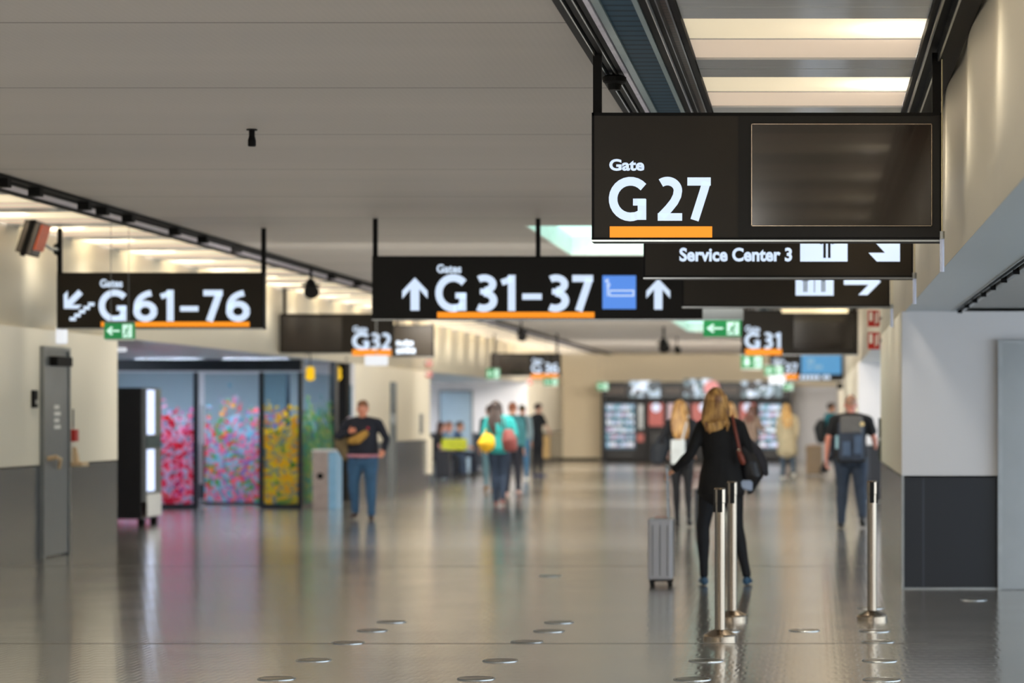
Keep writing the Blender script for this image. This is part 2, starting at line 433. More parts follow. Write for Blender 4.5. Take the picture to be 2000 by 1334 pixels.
# glazed side of the gate bays to daylight
bm = BM()
for k in range(0, 48):
    yy = YN+k*2.0
    if yy < YE: box(bm, 6.0, 6.1, yy, yy+.08, 0, ZS+.1)
box(bm, 6, 6.1, YN, YE, 0, .08); box(bm, 6, 6.1, YN, YE, ZS+.02, ZS+.1)
wd = struct('window_1', bm, M['greyp'])
obj('window_pane', B(6.04, 6.05, YN, YE, .08, ZS+.02), M['glass'], wd)
# closing roof above coffers
struct('ceiling_void_right', B(-1.185, XR+.2, YN, YE, ZT+.42, ZT+.5), M['white'])
struct('ceiling_void_left', B(XL-.2, -6.42, YN, YE, ZT+.42, ZT+.5), M['white'])
# door and frame in the white bay face
D0 = 21.9
dr = struct('door_1', B(PX(1957, D0), PX(1957, D0)+.95, D0-.045, D0-.012, .012, PZ(671, D0)), M['steeld'])
bm = BM()
box(bm, PX(1948, D0), PX(1957, D0), D0-.07, D0-.006, 0, PZ(665, D0)); box(bm, PX(1957, D0), PX(1957, D0)+1.0, D0-.07, D0-.006, PZ(671, D0), PZ(665, D0))
obj('door_frame', bm, M['alu'], dr)
obj('handle', B(PX(1957, D0)+.82, PX(1957, D0)+.9, D0-.1, D0-.045, 1.0, 1.03), M['steel'], dr)

# overhead black rail trough on the right of the main ceiling
def trough():
    t = thing('ceiling_trough', 'black rail trough with dark blue ribbed panel running along the ceiling edge', 'ceiling trough', (-.9, 30, ZC))
    z = ZC
    obj('side_channel', B(-1.186, -1.059, YN, YE, z+.05, z+.12), M['black'], t)
    bm = BM(); box(bm, -1.187, -1.151, YN, YE, z-.03, z+.05); box(bm, -1.131, -1.100, YN, YE, z-.02, z+.05); box(bm, -1.081, -1.057, YN, YE, z-.02, z+.05)
    obj('black_rail', bm, M['black'], t)
    bm = BM()
    for x in (-1.149, -1.097): box(bm, x, x+.006, YN, YE, z-.032, z+.02)
    obj('edge_rail', bm, M['alu'], t)
    obj('cable_tray', B(-1.054, -1.030, YN, YE, z-.02, z+.03), mat('lilac_steel', (196,192,206), .4, .1), t)
    bm = BM(); box(bm, -1.024, -0.986, YN, YE, z-.01, z+.03); box(bm, -0.836, -0.811, YN, YE, z-.01, z+.03)
    obj('pale_strip', bm, M['strip'], t)
    obj('ribbed_panel', B(-0.986, -0.837, YN, YE, z+.005, z+.05), M['ribblue'], t)
    bm = BM(); box(bm, -0.810, -0.769, YN, YE, z, z+.1); box(bm, -0.760, -0.724, YN, YE, z, z+.1); box(bm, -0.661, -0.633, YN, YE, z-.03, z+.1)
    obj('black_rail', bm, M['black'], t)
    bm = BM(); cyl(bm, (-0.765, YN, z-.005), (-0.765, YE, z-.005), .008, n=8); box(bm, -0.723, -0.718, YN, YE, z-.03, z+.02); box(bm, -0.672, -0.664, YN, YE, z-.035, z+.02)
    obj('edge_rail', bm, M['alu'], t)
    obj('grille', B(-0.717, -0.672, YN, YE, z+.01, z+.05), M['grille'], t)
    obj('backing', B(-1.186, -0.633, YN, YE, z+.12, z+.2), M['black'], t)
trough()
def wall_rail():
    t = thing('wall_rail', 'black double rail where the slatted lights meet the fluted wall', 'rail', (.65, 30, 3.35))
    z = 3.36
    bm = BM(); box(bm, .572, .582, YN, YE, z-.02, z+.13); box(bm, .645, .655, YN, YE, z-.02, z+.13)
    obj('steel_edge', bm, M['alu'], t)
    bm = BM(); box(bm, .545, .572, YN, YE, z, z+.12); box(bm, .582, .645, YN, YE, z+.05, z+.15); box(bm, .655, .748, YN, YE, z-.02, z+.15)
    obj('channel', bm, M['black'], t)
wall_rail()
def left_rail():
    t = thing('ceiling_rail', 'dark rails with clamps along the far edge of the main ceiling', 'rail', (-6.6, 30, 3.35))
    bm = BM(); box(bm, -6.47, -6.42, YN, YE, 3.37, 3.44); box(bm, -6.60, -6.55, YN, YE, 3.375, 3.42); box(bm, -6.93, -6.86, YN, YE, 3.385, 3.46)
    obj('black_rail', bm, M['black'], t)
    bm = BM(); box(bm, -6.55, -6.475, YN, YE, 3.40, 3.42); box(bm, -6.85, -6.62, YN, YE, 3.40, 3.44)
    obj('tray', bm, mat('lilac_steel', (196,192,206), .4, .1), t)
    obj('backing', B(-6.93, -6.42, YN, YE, 3.46, 3.52), M['black'], t)
    for px in (12, 75, 170, 205, 255, 345, 400, 465, 650, 700, 760, 830, 900):
        d = 1.9*F/(808-(338+.296*px)); obj('clamp', B(-6.5, -6.40, d-.05, d+.05, 3.30, 3.37), M['black'], t)
left_rail()

# luminous coffers
def coffer_mat(name, rgb, e, tr):
    m = bpy.data.materials.new(name); m.use_nodes = True
    nt = m.node_tree; L = nt.links.new; b = nt.nodes['Principled BSDF']; out = nt.nodes['Material Output']
    tc = nt.nodes.new('ShaderNodeTexCoord'); nz = nt.nodes.new('ShaderNodeTexNoise'); nz.inputs['Scale'].default_value = 1.5
    rp = nt.nodes.new('ShaderNodeValToRGB'); c = lin(rgb)
    rp.color_ramp.elements[0].color = (*[v*.96 for v in c], 1); rp.color_ramp.elements[1].color = (*c, 1)
    L(tc.outputs['Object'], nz.inputs['Vector']); L(nz.outputs[0], rp.inputs[0]); L(rp.outputs[0], b.inputs['Base Color'])
    b.inputs['Roughness'].default_value = .6
    b.inputs['Emission Color'].default_value = (*c, 1); b.inputs['Emission Strength'].default_value = e
    t = nt.nodes.new('ShaderNodeBsdfTranslucent'); L(rp.outputs[0], t.inputs[0])
    mx = nt.nodes.new('ShaderNodeMixShader'); mx.inputs[0].default_value = tr; L(b.outputs[0], mx.inputs[1]); L(t.outputs[0], mx.inputs[2])
    L(mx.outputs[0], out.inputs[0]); return m
M['cof1'] = coffer_mat('cream_light_diffuser', (240,226,196), COFFER_E, .5)
M['cof2'] = coffer_mat('warm_glow_board', (228,208,186), COFFER_E*.7, .3)  # weaker glow put into the board in place of light falling on it
M['slat'] = mat('grey_gloss_slat', (196,198,198), .25, .2, var=.05, stretch=(.3, 4, 1))
def plate(x0, x1, y0, z0, y1, z1, th=.012, z0b=None, z1b=None):
    """thin board spanning x0..x1, its profile a sloping line in YZ; z0b/z1b: heights at x1"""
    z0b = z0 if z0b is None else z0b; z1b = z1 if z1b is None else z1b
    bm = BM()
    v = [bm.verts.new(p) for p in ((x0,y0,z0),(x1,y0,z0b),(x1,y1,z1b),(x0,y1,z1),(x0,y0,z0+th),(x1,y0,z0b+th),(x1,y1,z1b+th),(x0,y1,z1+th))]
    for f in ((3,2,1,0),(4,5,6,7),(0,1,5,4),(1,2,6,5),(2,3,7,6),(3,0,4,7)): bm.faces.new([v[i] for i in f])
    return bm
def coffer(side, y, per, i):
    if side == 'R':
        x0, x1, za, zb = -.63, .543, ZC, ZC; lx = .45
    else:
        x0, x1, za, zb = XL-.02, -6.93, ZC-.01, ZC; lx = XL+.2
    k = per/2.35
    t = thing('coffer_light', 'cream slatted ceiling light in the row along the %s fluted wall' % ('near' if side == 'R' else 'far side'), 'ceiling light', ((x0+x1)/2, y, za), 'slatted lights along the %s wall' % ('right' if side == 'R' else 'left'))
    f1, f2, f3 = (.79, 1.56, 1.95) if side == 'R' else (1.15, 1.85, 2.1)
    def sheet(ya, yb):
        bm = BM(); bm.faces.new([bm.verts.new(p) for p in ((x0, ya, za), (x0, yb, za), (x1, yb, zb), (x1, ya, zb))]); return bm
    obj('diffuser', sheet(y, y+f1*k), M['cof1'], t)
    obj('glow_board', sheet(y+f1*k, y+f2*k), M['cof2'], t)
    bm = plate(x0, x1, y+(f1-.012)*k, za-.006, y+(f1+.006)*k, za-.006, z0b=zb-.006, z1b=zb-.006, th=.005); obj('joint', bm, M['slat'], t)
    obj('metal_slat', plate(x0, x1, y+f2*k, za-.012, y+f3*k, za-.012, z0b=zb-.012, z1b=zb-.012), M['slat'], t)
    obj('metal_slat', plate(x0, x1, y+(f3+.02)*k, za-.012, y+2.345*k, za-.012, z0b=zb-.012, z1b=zb-.012), M['slat'], t)
    for nm, yy, pw in (('coffer_lamp', y+.45*k, LAMP_W),):
        ld = bpy.data.lights.new(nm, 'POINT'); ld.energy = pw; ld.color = (1, .97, .92); ld.shadow_soft_size = .05
        lo = bpy.data.objects.new(nm, ld); COL.objects.link(lo); lo.parent = t
        lo.location = (lx-t.location.x, yy-t.location.y, .16)
    ld = bpy.data.lights.new('wall_washer', 'SPOT'); ld.energy = WASH_W; ld.color = (1, .92, .78); ld.shadow_soft_size = .12
    ld.spot_size = math.radians(120); ld.spot_blend = 1
    lo = bpy.data.objects.new('wall_washer', ld); COL.objects.link(lo); lo.parent = t
    wx = x1-.35 if side == 'R' else x0+.55
    lo.location = (wx-t.location.x, y+.4*k-t.location.y, -.04 if side == 'R' else .0)
    lo.rotation_euler = (0, math.radians(18 if side == 'R' else -18)*-1, 0)
y = 12.24-PR*9; i = 0
while y < YE-PR:
    coffer('R', y, PR, i); y += PR; i += 1
y = 26.2-PL*.2-PL*12; i = 0
while y < YE-PL:
    coffer('L', y, PL, i); y += PL; i += 1

# ------------------------------------------------------------------ hanging signs
def P4(d, x0, y0, x1, y1): return PX(x0, d), PX(x1, d), PZ(y1, d), PZ(y0, d)
def pbox(d, x0, y0, x1, y1, f, b):
    a, c, e, g = P4(d, x0, y0, x1, y1); return B(a, c, d-f, d+b, e, g)
def stroke(path, w):
    """flat ribbon polygons (list of quads) along a centre line"""
    out = []
    n = len(path); L_ = []; R_ = []
    for i, (x, y) in enumerate(path):
        a = path[max(0, i-1)]; b = path[min(n-1, i+1)]
        dx, dy = b[0]-a[0], b[1]-a[1]; l = math.hypot(dx, dy) or 1
        k = w/2
        if 0 < i < n-1:
            d1 = (x-a[0], y-a[1]); d2 = (b[0]-x, b[1]-y)
            c_ = (d1[0]*d2[0]+d1[1]*d2[1])/((math.hypot(*d1)*math.hypot(*d2)) or 1)
            k = w/2/max(.5, math.sqrt(max(0, (1+c_)/2)))
        L_.append((x-dy/l*k, y+dx/l*k)); R_.append((x+dy/l*k, y-dx/l*k))
    return [(L_[i], R_[i], R_[i+1], L_[i+1]) for i in range(n-1)]
def arc(cx, cy, rx, ry, a0, a1, n=18):
    return [(cx+rx*math.cos(math.radians(a0+(a1-a0)*i/n)), cy+ry*math.sin(math.radians(a0+(a1-a0)*i/n))) for i in range(n+1)]
# centre lines in a box 1 high; value: (width, strokes); each stroke (path, pen)
T_ = .20
GL = {
 'G': (.86, [(arc(.50, .5, .41, .413, 42, 282), T_)
             , (arc(.50, .5, .41, .413, 270, 300)+[(.74, .115)], T_*.95), ([(.77, .02), (.77, .50)], T_), ([(.56, .43), (.855, .43)], T_*.8)]),
 '1': (.50, [([(.06, .79), (.20, .84), (.33, .905)], T_*.85), ([(.33, 1.0), (.33, 0)], T_)]),
 '2': (.64, [(arc(.27, .69, .25, .225, 128, 0, 14)+[(.50, .57), (.43, .43), (.30, .27), (.12, .085)], T_), ([(.04, .075), (.62, .075)], T_*.88)]),
 '3': (.60, [(arc(.27, .745, .23, .175, 130, -85, 14), T_*.95), (arc(.25, .29, .27, .215, 88, -125, 16), T_), ([(.16, .54), (.30, .54)], T_*.8)]),
 '6': (.64, [([(.50, .90), (.38, .87)]+arc(.46, .45, .37, .42, 118, 180, 8)+[(.09, .38)], T_*.95), (arc(.33, .32, .245, .235, 0, 360, 28), T_)]),
 '7': (.62, [([(.03, .905), (.585, .905)], T_*.95), ([(.485, .90), (.42, .68), (.20, .0)], T_)]),
 '-': (.60, [([(.04, .40), (.56, .40)], T_*.85)]),
 ' ': (.14, []),
}
def glyphs(body, d, x0, y0, x1, y1, parent, m=None, f=.068, gap=.075, name='lettering'):
    """bold sans signage figures fitted in a pixel box, each figure a part of its sign"""
    tot = sum(GL[c][0] for c in body)+gap*(len(body)-1)
    a, c_, e, g = P4(d, x0, y0, x1, y1); sx = (c_-a)/tot; sz = g-e; cur = 0
    for ch in body:
        bm = BM()
        for path, pen in GL[ch][1]:
            for quad in stroke(path, pen):
                b2 = tri_prism([(a+(cur+p[0])*sx, e+p[1]*sz) for p in quad], d-f-.004, d-f)
                me = bpy.data.meshes.new('q'); b2.to_mesh(me); bm.from_mesh(me); bpy.data.meshes.remove(me); b2.free()
        if GL[ch][1]:
            bmesh.ops.remove_doubles(bm, verts=bm.verts, dist=1e-6)
            obj(name, bm, m or M['letter'], parent)
        cur += GL[ch][0]+gap
def ptext(body, d, x0, y0, x1, y1, parent, off=.03, m=None, f=.068, name='lettering'):
    a, c, e, g = P4(d, x0, y0, x1, y1)
    return text(body, a, c, e, g, d-f+.002, off, .004, parent, name, m)
def ppoly(pts, d, parent, name, m, f=.07):
    return obj(name, poly(BM(), [(PX(a, d), PZ(b, d)) for a, b in pts][::-1], d-f, d-f+.006), m, parent)
def sign(label, d, x0, y0, x1, y1, posts, ptop=ZC, m='signp', name='hanging_sign', pw=.022):
    a, c, e, g = P4(d, x0, y0, x1, y1)
    t = thing(name, label, 'sign', ((a+c)/2, d, e))
    obj('panel', B(a+.012, c-.012, d-.066, d+.066, e+.02, g-.015), M[m], t)
    bm = BM(); box(bm, a, c, d-.075, d+.075, e, e+.022); box(bm, a, c, d-.07, d+.07, g-.016, g); box(bm, a, a+.012, d-.07, d+.07, e+.02, g); box(bm, c-.012, c, d-.07, d+.07, e+.02, g)
    obj('frame', bm, M['black'], t)
    obj('base_lip', B(a, c, d-.08, d-.0755, e, e+.01), M['alu'], t)
    for px in posts:
        xx = PX(px, d); obj('post', B(xx-pw, xx+pw, d-.02, d+.02, g, ptop-.015), M['black'], t)
    return t
def arrow(d, cx, cy, L_, w_, ang, parent, m=None, head=.42):
    """straight arrow with a swept head; pixel units, ang 0 points up, clockwise"""
    H_ = L_; s = w_/2; hw = L_*head; o_ = -L_/2
    pts = [(0, 0), (hw, .405*H_), (hw, .64*H_), (s, .351*H_), (s, H_), (-s, H_), (-s, .351*H_), (-hw, .64*H_), (-hw, .405*H_)]
    pts = [(p, q+o_) for p, q in pts]
    ca, sa = math.cos(ang), math.sin(ang)
    bm = BM()
    P_ = [(PX(cx+x*ca-y_*sa, d), PZ(cy+x*sa+y_*ca, d)) for x, y_ in pts]
    o = obj('arrow', tri_prism(P_, d-.07, d-.064), m or M['letter'], parent)
    return o
def tri_prism(pts, y0, y1):
    bm = BM(); n = len(pts)
    ar = sum(pts[i][0]*pts[(i+1) % n][1]-pts[(i+1) % n][0]*pts[i][1] for i in range(n))
    if ar < 0: pts = pts[::-1]
    a = [bm.verts.new((x, y0, z)) for x, z in pts]; b = [bm.verts.new((x, y1, z)) for x, z in pts]
    fa = bm.faces.new(a); fb = bm.faces.new(b[::-1])
    for i in range(n): bm.faces.new((a[i], b[i], b[(i+1) % n], a[(i+1) % n]))
    bm.normal_update()
    bmesh.ops.triangulate(bm, faces=[fa, fb])
    return bm

def hang_cord(d, px, y0, y1, y2, label):
    x = PX(px, d)
    t = thing('pull_cord', label, 'cord', (x, d-.1, PZ(y2, d)))
    obj('cable', C((x, d-.1, PZ(y1, d)), (x, d-.1, PZ(y0, d)), .004, n=8), M['cable'], t)
    obj('weight', C((x, d-.1, PZ(y2, d)), (x, d-.1, PZ(y1, d)-.02), .012, n=12), M['acry'], t)
    obj('ferrule', C((x, d-.1, PZ(y1, d)-.02), (x, d-.1, PZ(y1, d)+.02), .015, n=12), M['alu'], t)

# gate G27
d = 13.39
t = sign('large black gate sign G 27 with a blank screen, nearest of the hanging signs', d, 1158, 223, 1840, 474, (1167, 1829), ZC)
rename(t, 'gate_sign')
obj('screen_bezel', pbox(d, 1443, 230, 1834, 465, .074, 0), M['signd'], t)
sc_ = obj('screen', pbox(d, 1470, 247, 1817, 442, .078, 0), M['screen'], t)
bm = BM(); xx = P4(d, 1468, 245, 1819, 444)
for (a, b, c, e) in ((xx[0], xx[1], xx[2], xx[2]+.004), (xx[0], xx[1], xx[3]-.004, xx[3]), (xx[0], xx[0]+.004, xx[2], xx[3]), (xx[1]-.004, xx[1], xx[2], xx[3])): box(bm, a, b, d-.081, d-.07, c, e)
obj('screen_edge', bm, M['steel'], t)
ptext('Gate', d, 1192, 313, 1260, 336, t, .035)
glyphs('G', d, 1192, 349, 1263, 433, t)
glyphs('27', d, 1283, 349, 1392, 432, t)
obj('orange_bar', pbox(d, 1193, 444, 1392, 470, .07, -.06), M['orange'], t)
hang_cord(d, 1838, 40, 462, 533, 'thin cable with clear weight at the edge of the G 27 sign')
# service centre
d = 17.20
t = sign('dark sign reading Service Center 3 just behind the G 27 sign', d, 1258, 372, 1783, 546, (1268, 1772), ZC)
ptext('Service Center 3', d, 1328, 485, 1547, 512, t, .036)
pg = obj('pictogram', pbox(d, 1563, 425, 1655, 512, .07, -.06), M['letter'], t)
bm = BM()
a = (1611, 478)
for x0, x1, y0, y1 in ((1608, 1613, 474, 505), (1617, 1622, 474, 505), (1608, 1622, 458, 476), (1602, 1606, 458, 478), (1624, 1628, 458, 478)):
    q = P4(d, x0, y0, x1, y1); box(bm, q[0], q[1], d-.074, d-.0701, q[2], q[3])
q = (PX(1615, d), PZ(449, d)); cyl(bm, (q[0], d-.074, q[1]), (q[0], d-.0701, q[1]), .025, n=16)
obj('person_symbol', bm, M['signd'], pg)
ppoly([(1757, 455), (1757, 512), (1712, 512), (1696, 495), (1728, 495), (1690, 455), (1712, 440), (1741, 468), (1741, 455)], d, t, 'arrow', M['letter'])
hang_cord(d, 1785, 300, 540, 595, 'thin cable with clear weight at the edge of the Service Center sign')
# toilets
d = 21.72
t = sign('dark restroom sign with white pictograms and straight arrow, partly behind the Service Center sign', d, 1333, 465, 1738, 602, (1341, 1730), ZC)
pg = obj('pictogram', pbox(d, 1554, 500, 1628, 578, .07, -.06), M['letter'], t)
def wc(bm, cx, y0, sc, dress):
    for x0, x1, ya, yb in ((cx-3.5*sc, cx-1*sc, 0, 30*sc), (cx+1*sc, cx+3.5*sc, 0, 30*sc)):
        q = P4(d, x0, y0+22*sc, x1, y0+48*sc); box(bm, q[0], q[1], d-.074, d-.0701, q[2], q[3])
    P_ = [(cx-2.5*sc, y0+8*sc), (cx+2.5*sc, y0+8*sc), (cx+8*sc, y0+26*sc), (cx-8*sc, y0+26*sc)] if dress else [(cx-4*sc, y0+8*sc), (cx+4*sc, y0+8*sc), (cx+4*sc, y0+26*sc), (cx-4*sc, y0+26*sc)]
    tmp = tri_prism([(PX(x, d), PZ(y_, d)) for x, y_ in P_], d-.074, d-.0701)
    me = bpy.data.meshes.new('q'); tmp.to_mesh(me); bm.from_mesh(me); bpy.data.meshes.remove(me); tmp.free()
    cyl(bm, (PX(cx, d), d-.074, PZ(y0+3*sc, d)), (PX(cx, d), d-.0701, PZ(y0+3*sc, d)), 3*sc*d/F, n=14)
bm = BM(); wc(bm, 1573, 523, 1.0, True); wc(bm, 1608, 523, 1.0, False)
q = P4(d, 1590, 510, 1591.5, 572); box(bm, q[0], q[1], d-.074, d-.0701, q[2], q[3])
obj('person_symbol', bm, M['signd'], pg)
ppoly([(1648, 545), (1648, 557), (1696, 557), (1676, 577), (1694, 577), (1720, 551), (1694, 525), (1676, 525), (1696, 545)], d, t, 'arrow', M['letter'])
hang_cord(d, 1741, 430, 600, 640, 'short cable with clear weight at the edge of the restroom sign')
# gates 31-37
d = 24.71
t = sign('long black sign Gates G 31-37 with two upward arrows and a blue smoking symbol', d, 729, 501, 1372, 626, (733, 1051), ZC, 'signd')
ptext('Gates', d, 855, 517, 903, 534, t, .03)
glyphs('G', d, 853, 537, 912, 609, t)
glyphs('31-37', d, 928, 538, 1162, 608, t)
obj('orange_bar', pbox(d, 856, 610, 1162, 625, .07, -.06), M['orange'], t)
arrow(d, 812.5, 575, 64, 17, 0, t, head=.385)
arrow(d, 1286.5, 575, 60, 16, 0, t, head=.385)
pg = obj('pictogram', pbox(d, 1178, 539, 1243, 604, .07, -.06), M['blue'], t)
bm = BM()
for x0, x1, y0, y1 in ((1193, 1239, 567, 569.5), (1193, 1239, 577, 579.5), (1237, 1239.5, 567, 579), (1187, 1189, 560, 579), (1191, 1193, 567, 579)):
    q = P4(d, x0, y0, x1, y1); box(bm, q[0], q[1], d-.074, d-.0701, q[2], q[3])
sm = [(1183, 549), (1190, 546), (1184, 552), (1191, 552), (1186, 559), (1193, 556), (1188, 566)]
for p_, q_ in zip(sm, sm[1:]): cyl(bm, (PX(p_[0], d), d-.072, PZ(p_[1], d)), (PX(q_[0], d), d-.072, PZ(q_[1], d)), .0045, n=6)
obj('cigarette_symbol', bm, M['letter'], pg)
# gates 61-76
d = 26.0
t = sign('brown-black sign Gates G 61-76 with a stairs arrow, hung by the far rail', d, 115, 533, 517, 643, (117, 515), ZC)
ptext('Gates', d, 199, 546, 243, 562, t, .03)
glyphs('G', d, 197, 567, 250, 629, t)
glyphs('61-76', d, 265, 567, 489, 628, t)
obj('orange_bar', pbox(d, 201, 629, 490, 643, .07, -.06), M['orange'], t)
arrow(d, 145, 587, 46, 12, math.radians(225), t, head=.42)
bm = BM()
for k in range(5):
    q = P4(d, 140+k*9, 620-k*7.2, 152+k*9, 627-k*7.2); box(bm, q[0], q[1], d-.072, d-.066, q[2], q[3])
obj('stairs_symbol', bm, M['letter'], t)
# security camera on the post of that sign
dc = d-.8
q = thing('surveillance_camera', 'tilted grey and orange surveillance camera on a bracket beside the Gates G 61-76 sign post', 'camera', (PX(66, dc), dc, PZ(500, dc)))
bm = rbox(-.08, .08, -.1, .2, -.17, .18, .02)
bmesh.ops.transform(bm, matrix=Matrix.Translation((PX(66, dc), dc-.1, PZ(466, dc))) @ Matrix.Rotation(math.radians(18), 4, 'Y'), verts=bm.verts)
obj('housing', bm, mat('camera_grey', (84,80,78), .25, .3), q)
bm = rbox(-.02, .03, -.115, -.095, -.19, .2, .004)
bmesh.ops.transform(bm, matrix=Matrix.Translation((PX(66, dc), dc-.1, PZ(466, dc))) @ Matrix.Rotation(math.radians(18), 4, 'Y'), verts=bm.verts)
obj('ridge', bm, M['black'], q)
bm = rbox(.086, .1, -.09, .2, -.1, .16, .004)
bmesh.ops.transform(bm, matrix=Matrix.Translation((PX(66, dc), dc-.1, PZ(466, dc))) @ Matrix.Rotation(math.radians(18), 4, 'Y'), verts=bm.verts)
obj('orange_side', bm, mat('orange_plastic', (205,90,45), .35), q)
bm = BM(); pts = [(68, 478), (88, 477), (100, 486), (113, 488)]
for p_, r_ in zip(pts, pts[1:]): da, db = dc+.8*(p_[0]-68)/45, dc+.8*(r_[0]-68)/45; cyl(bm, (PX(p_[0], da), da, PZ(p_[1], da)), (PX(r_[0], db), db, PZ(r_[1], db)), .02, n=10)
obj('bracket', bm, M['alu'], q)
obj('mount_plate', C((PX(106, d), d, PZ(487, d)), (PX(113.6, d), d, PZ(487, d)), .05, .075, n=12), M['black'], q)
# gate G31
d = 38.01
t = sign('gate sign G 31 with a dark blank screen, beside the fluted wall', d, 1448, 606, 1676, 694, (1455, 1668), ZC); rename(t, 'gate_sign')
obj('screen', pbox(d, 1551, 612, 1668, 683, .08, 0), M['screen'], t)
ptext('Gate', d, 1456, 636, 1484, 649, t, .03); glyphs('G', d, 1455, 650, 1484, 681, t); glyphs('31', d, 1491, 650, 1527, 681, t)
obj('orange_bar', pbox(d, 1456, 682, 1527, 694, .08, -.06), M['orange'], t)
# gate G32
d = 38.37
t = sign('gate sign G 32 with blank screen, behind the long Gates G 31-37 sign', d, 548, 613, 768, 691, (556, 760), ZC); rename(t, 'gate_sign')
obj('screen', pbox(d, 553, 619, 670, 687, .08, 0), M['screen'], t)
ptext('Gate', d, 691, 637, 719, 649, t, .03); glyphs('G', d, 690, 650, 722, 683, t); glyphs('32', d, 725, 651, 765, 683, t)
obj('orange_bar', pbox(d, 690, 683, 766, 695, .08, -.06), M['orange'], t)
t = sign('plain charcoal information sign with two short lines next to gate sign G 32', d+3, 765, 635, 847, 698, (775,), ZC)
for (x0, x1, y0, y1) in ((776, 782, 666, 675), (784, 790, 668, 675), (792, 798, 665, 675), (800, 808, 667, 675), (776, 783, 681, 691), (785, 792, 680, 690), (794, 802, 679, 690), (804, 812, 681, 690)):
    dq = d+3; q = P4(dq, x0, y0, x1, y1); obj('lettering', B(q[0], q[1], dq-.072, dq-.066, q[2], q[3]), M['letter'], t)
# gate G36
d = 60.36
t = sign('small far gate sign G 36 with dark screen, near the beige end wall', d, 958, 690, 1095, 735, (965, 1088), ZC); rename(t, 'gate_sign')
obj('screen', pbox(d, 961, 693, 1034, 731, .08, 0), M['screen'], t)
ptext('Gate', d, 1040, 700, 1060, 708, t, .03); glyphs('G 36', d, 1039, 709, 1091, 729, t)
obj('orange_bar', pbox(d, 1038, 730, 1091, 739, .08, -.06), M['orange'], t)
# gate G37 with lit blue screen
d = 65.16
t = sign('far gate sign G 37 with a lit blue screen, over the walking travellers', d, 1503, 688, 1648, 745, (1512, 1640), ZC); rename(t, 'gate_sign')
obj('screen', pbox(d, 1565, 689, 1643, 731, .09, 0), M['bluescr'], t, label='lit blue display')
bm = BM()
for (x0, x1, y0, y1) in ((1577, 1590, 702, 710), (1578, 1584, 714, 720), (1590, 1606, 714, 720)):
    q = P4(d, x0, y0, x1, y1); box(bm, q[0], q[1], d-.096, d-.09, q[2], q[3])
obj('display_text', bm, mat('pale_blue_text', (150,200,230), .5, 0, .5, (150,200,230)), t)
bm = BM()
for k in range(7):
    q = P4(d, 1563+k*8 + (4 if k > 4 else 0), 733, 1569+k*8+(4 if k > 4 else 0), 741); box(bm, q[0], q[1], d-.09, d-.06, q[2], q[3])
obj('lettering', bm, M['letter'], t)
ptext('Gate', d, 1509, 700, 1532, 709, t, .03, f=.07); glyphs('G 37', d, 1509, 710, 1558, 730, t, f=.07)
obj('orange_bar', pbox(d, 1512, 731, 1559, 741, .08, -.06), M['orange'], t)

# emergency exit signs
def exit_sign(label, d, x0, y0, x1, y1, ptop=ZC, kind='exit', mount=False):
    a, c, e, g = P4(d, x0, y0, x1, y1); W_ = x1-x0; H_ = y1-y0
    t = thing('exit_sign', label, 'exit sign', ((a+c)/2, d, e))
    obj('panel', B(a, c, d-.03, d+.03, e, g), M['green'], t)
    bm = BM(); xx = (a+c)/2
    if mount: box(bm, a-.02, c+.02, d-.03, d+.03, g+.004, g+.13)
    else: box(bm, a, c, d-.035, d+.035, g, g+.02)
    obj('top_rail', bm, M['greyp'], t)
    for s_ in (.2, .8):
        x_ = a+(c-a)*s_; obj('rod', C((x_, d, g+.02), (x_, d, ptop-.015), .003, n=8), M['greyp'], t)
    if kind == 'exit':
        ppoly([(x0+W_*.08, y0+H_*.5), (x0+W_*.24, y0+H_*.22), (x0+W_*.30, y0+H_*.28), (x0+W_*.21, y0+H_*.44), (x0+W_*.52, y0+H_*.44), (x0+W_*.52, y0+H_*.56), (x0+W_*.21, y0+H_*.56), (x0+W_*.30, y0+H_*.72), (x0+W_*.24, y0+H_*.78)], d, t, 'arrow', M['mint'], .036)
    else:
        ppoly([(x0+W_*.28, y0+H_*.85), (x0+W_*.1, y0+H_*.5), (x0+W_*.2, y0+H_*.5), (x0+W_*.2, y0+H_*.15), (x0+W_*.36, y0+H_*.15), (x0+W_*.36, y0+H_*.5), (x0+W_*.46, y0+H_*.5)], d, t, 'arrow', M['mint'], .036)
    dp = ppoly([(x0+W_*.62, y0+H_*.1), (x0+W_*.94, y0+H_*.1), (x0+W_*.94, y0+H_*.92), (x0+W_*.62, y0+H_*.92)], d, t, 'doorway_symbol', M['mint'], .036)
    # running figure
    bm = BM()
    def seg(p, q, r): cyl(bm, (PX(x0+W_*p[0], d), d-.039, PZ(y0+H_*p[1], d)), (PX(x0+W_*q[0], d), d-.039, PZ(y0+H_*q[1], d)), r*(c-a), n=6)
    seg((.80, .34), (.74, .58), .028); seg((.74, .58), (.82, .70), .018); seg((.82, .70), (.78, .88), .016); seg((.74, .58), (.70, .74), .018); seg((.70, .74), (.63, .78), .016)
    seg((.79, .38), (.70, .46), .013); seg((.80, .38), (.87, .50), .013)
    cyl(bm, (PX(x0+W_*.83, d), d-.042, PZ(y0+H_*.24, d)), (PX(x0+W_*.83, d), d-.036, PZ(y0+H_*.24, d)), .03*(c-a), n=10)
    obj('running_figure', bm, M['green'], dp)
    obj('light_bar', B(a+.01, c-.01, d-.02, d+.02, e-.018, e), M['whitep'], t)
exit_sign('green exit sign overlapping the orange bar of the Gates G 61-76 sign', 25.3, 205, 631, 263, 662)
exit_sign('green exit sign with grey mount beside the far luminous ceiling panel', 28.1, 1374, 626, 1448, 657, mount=True)
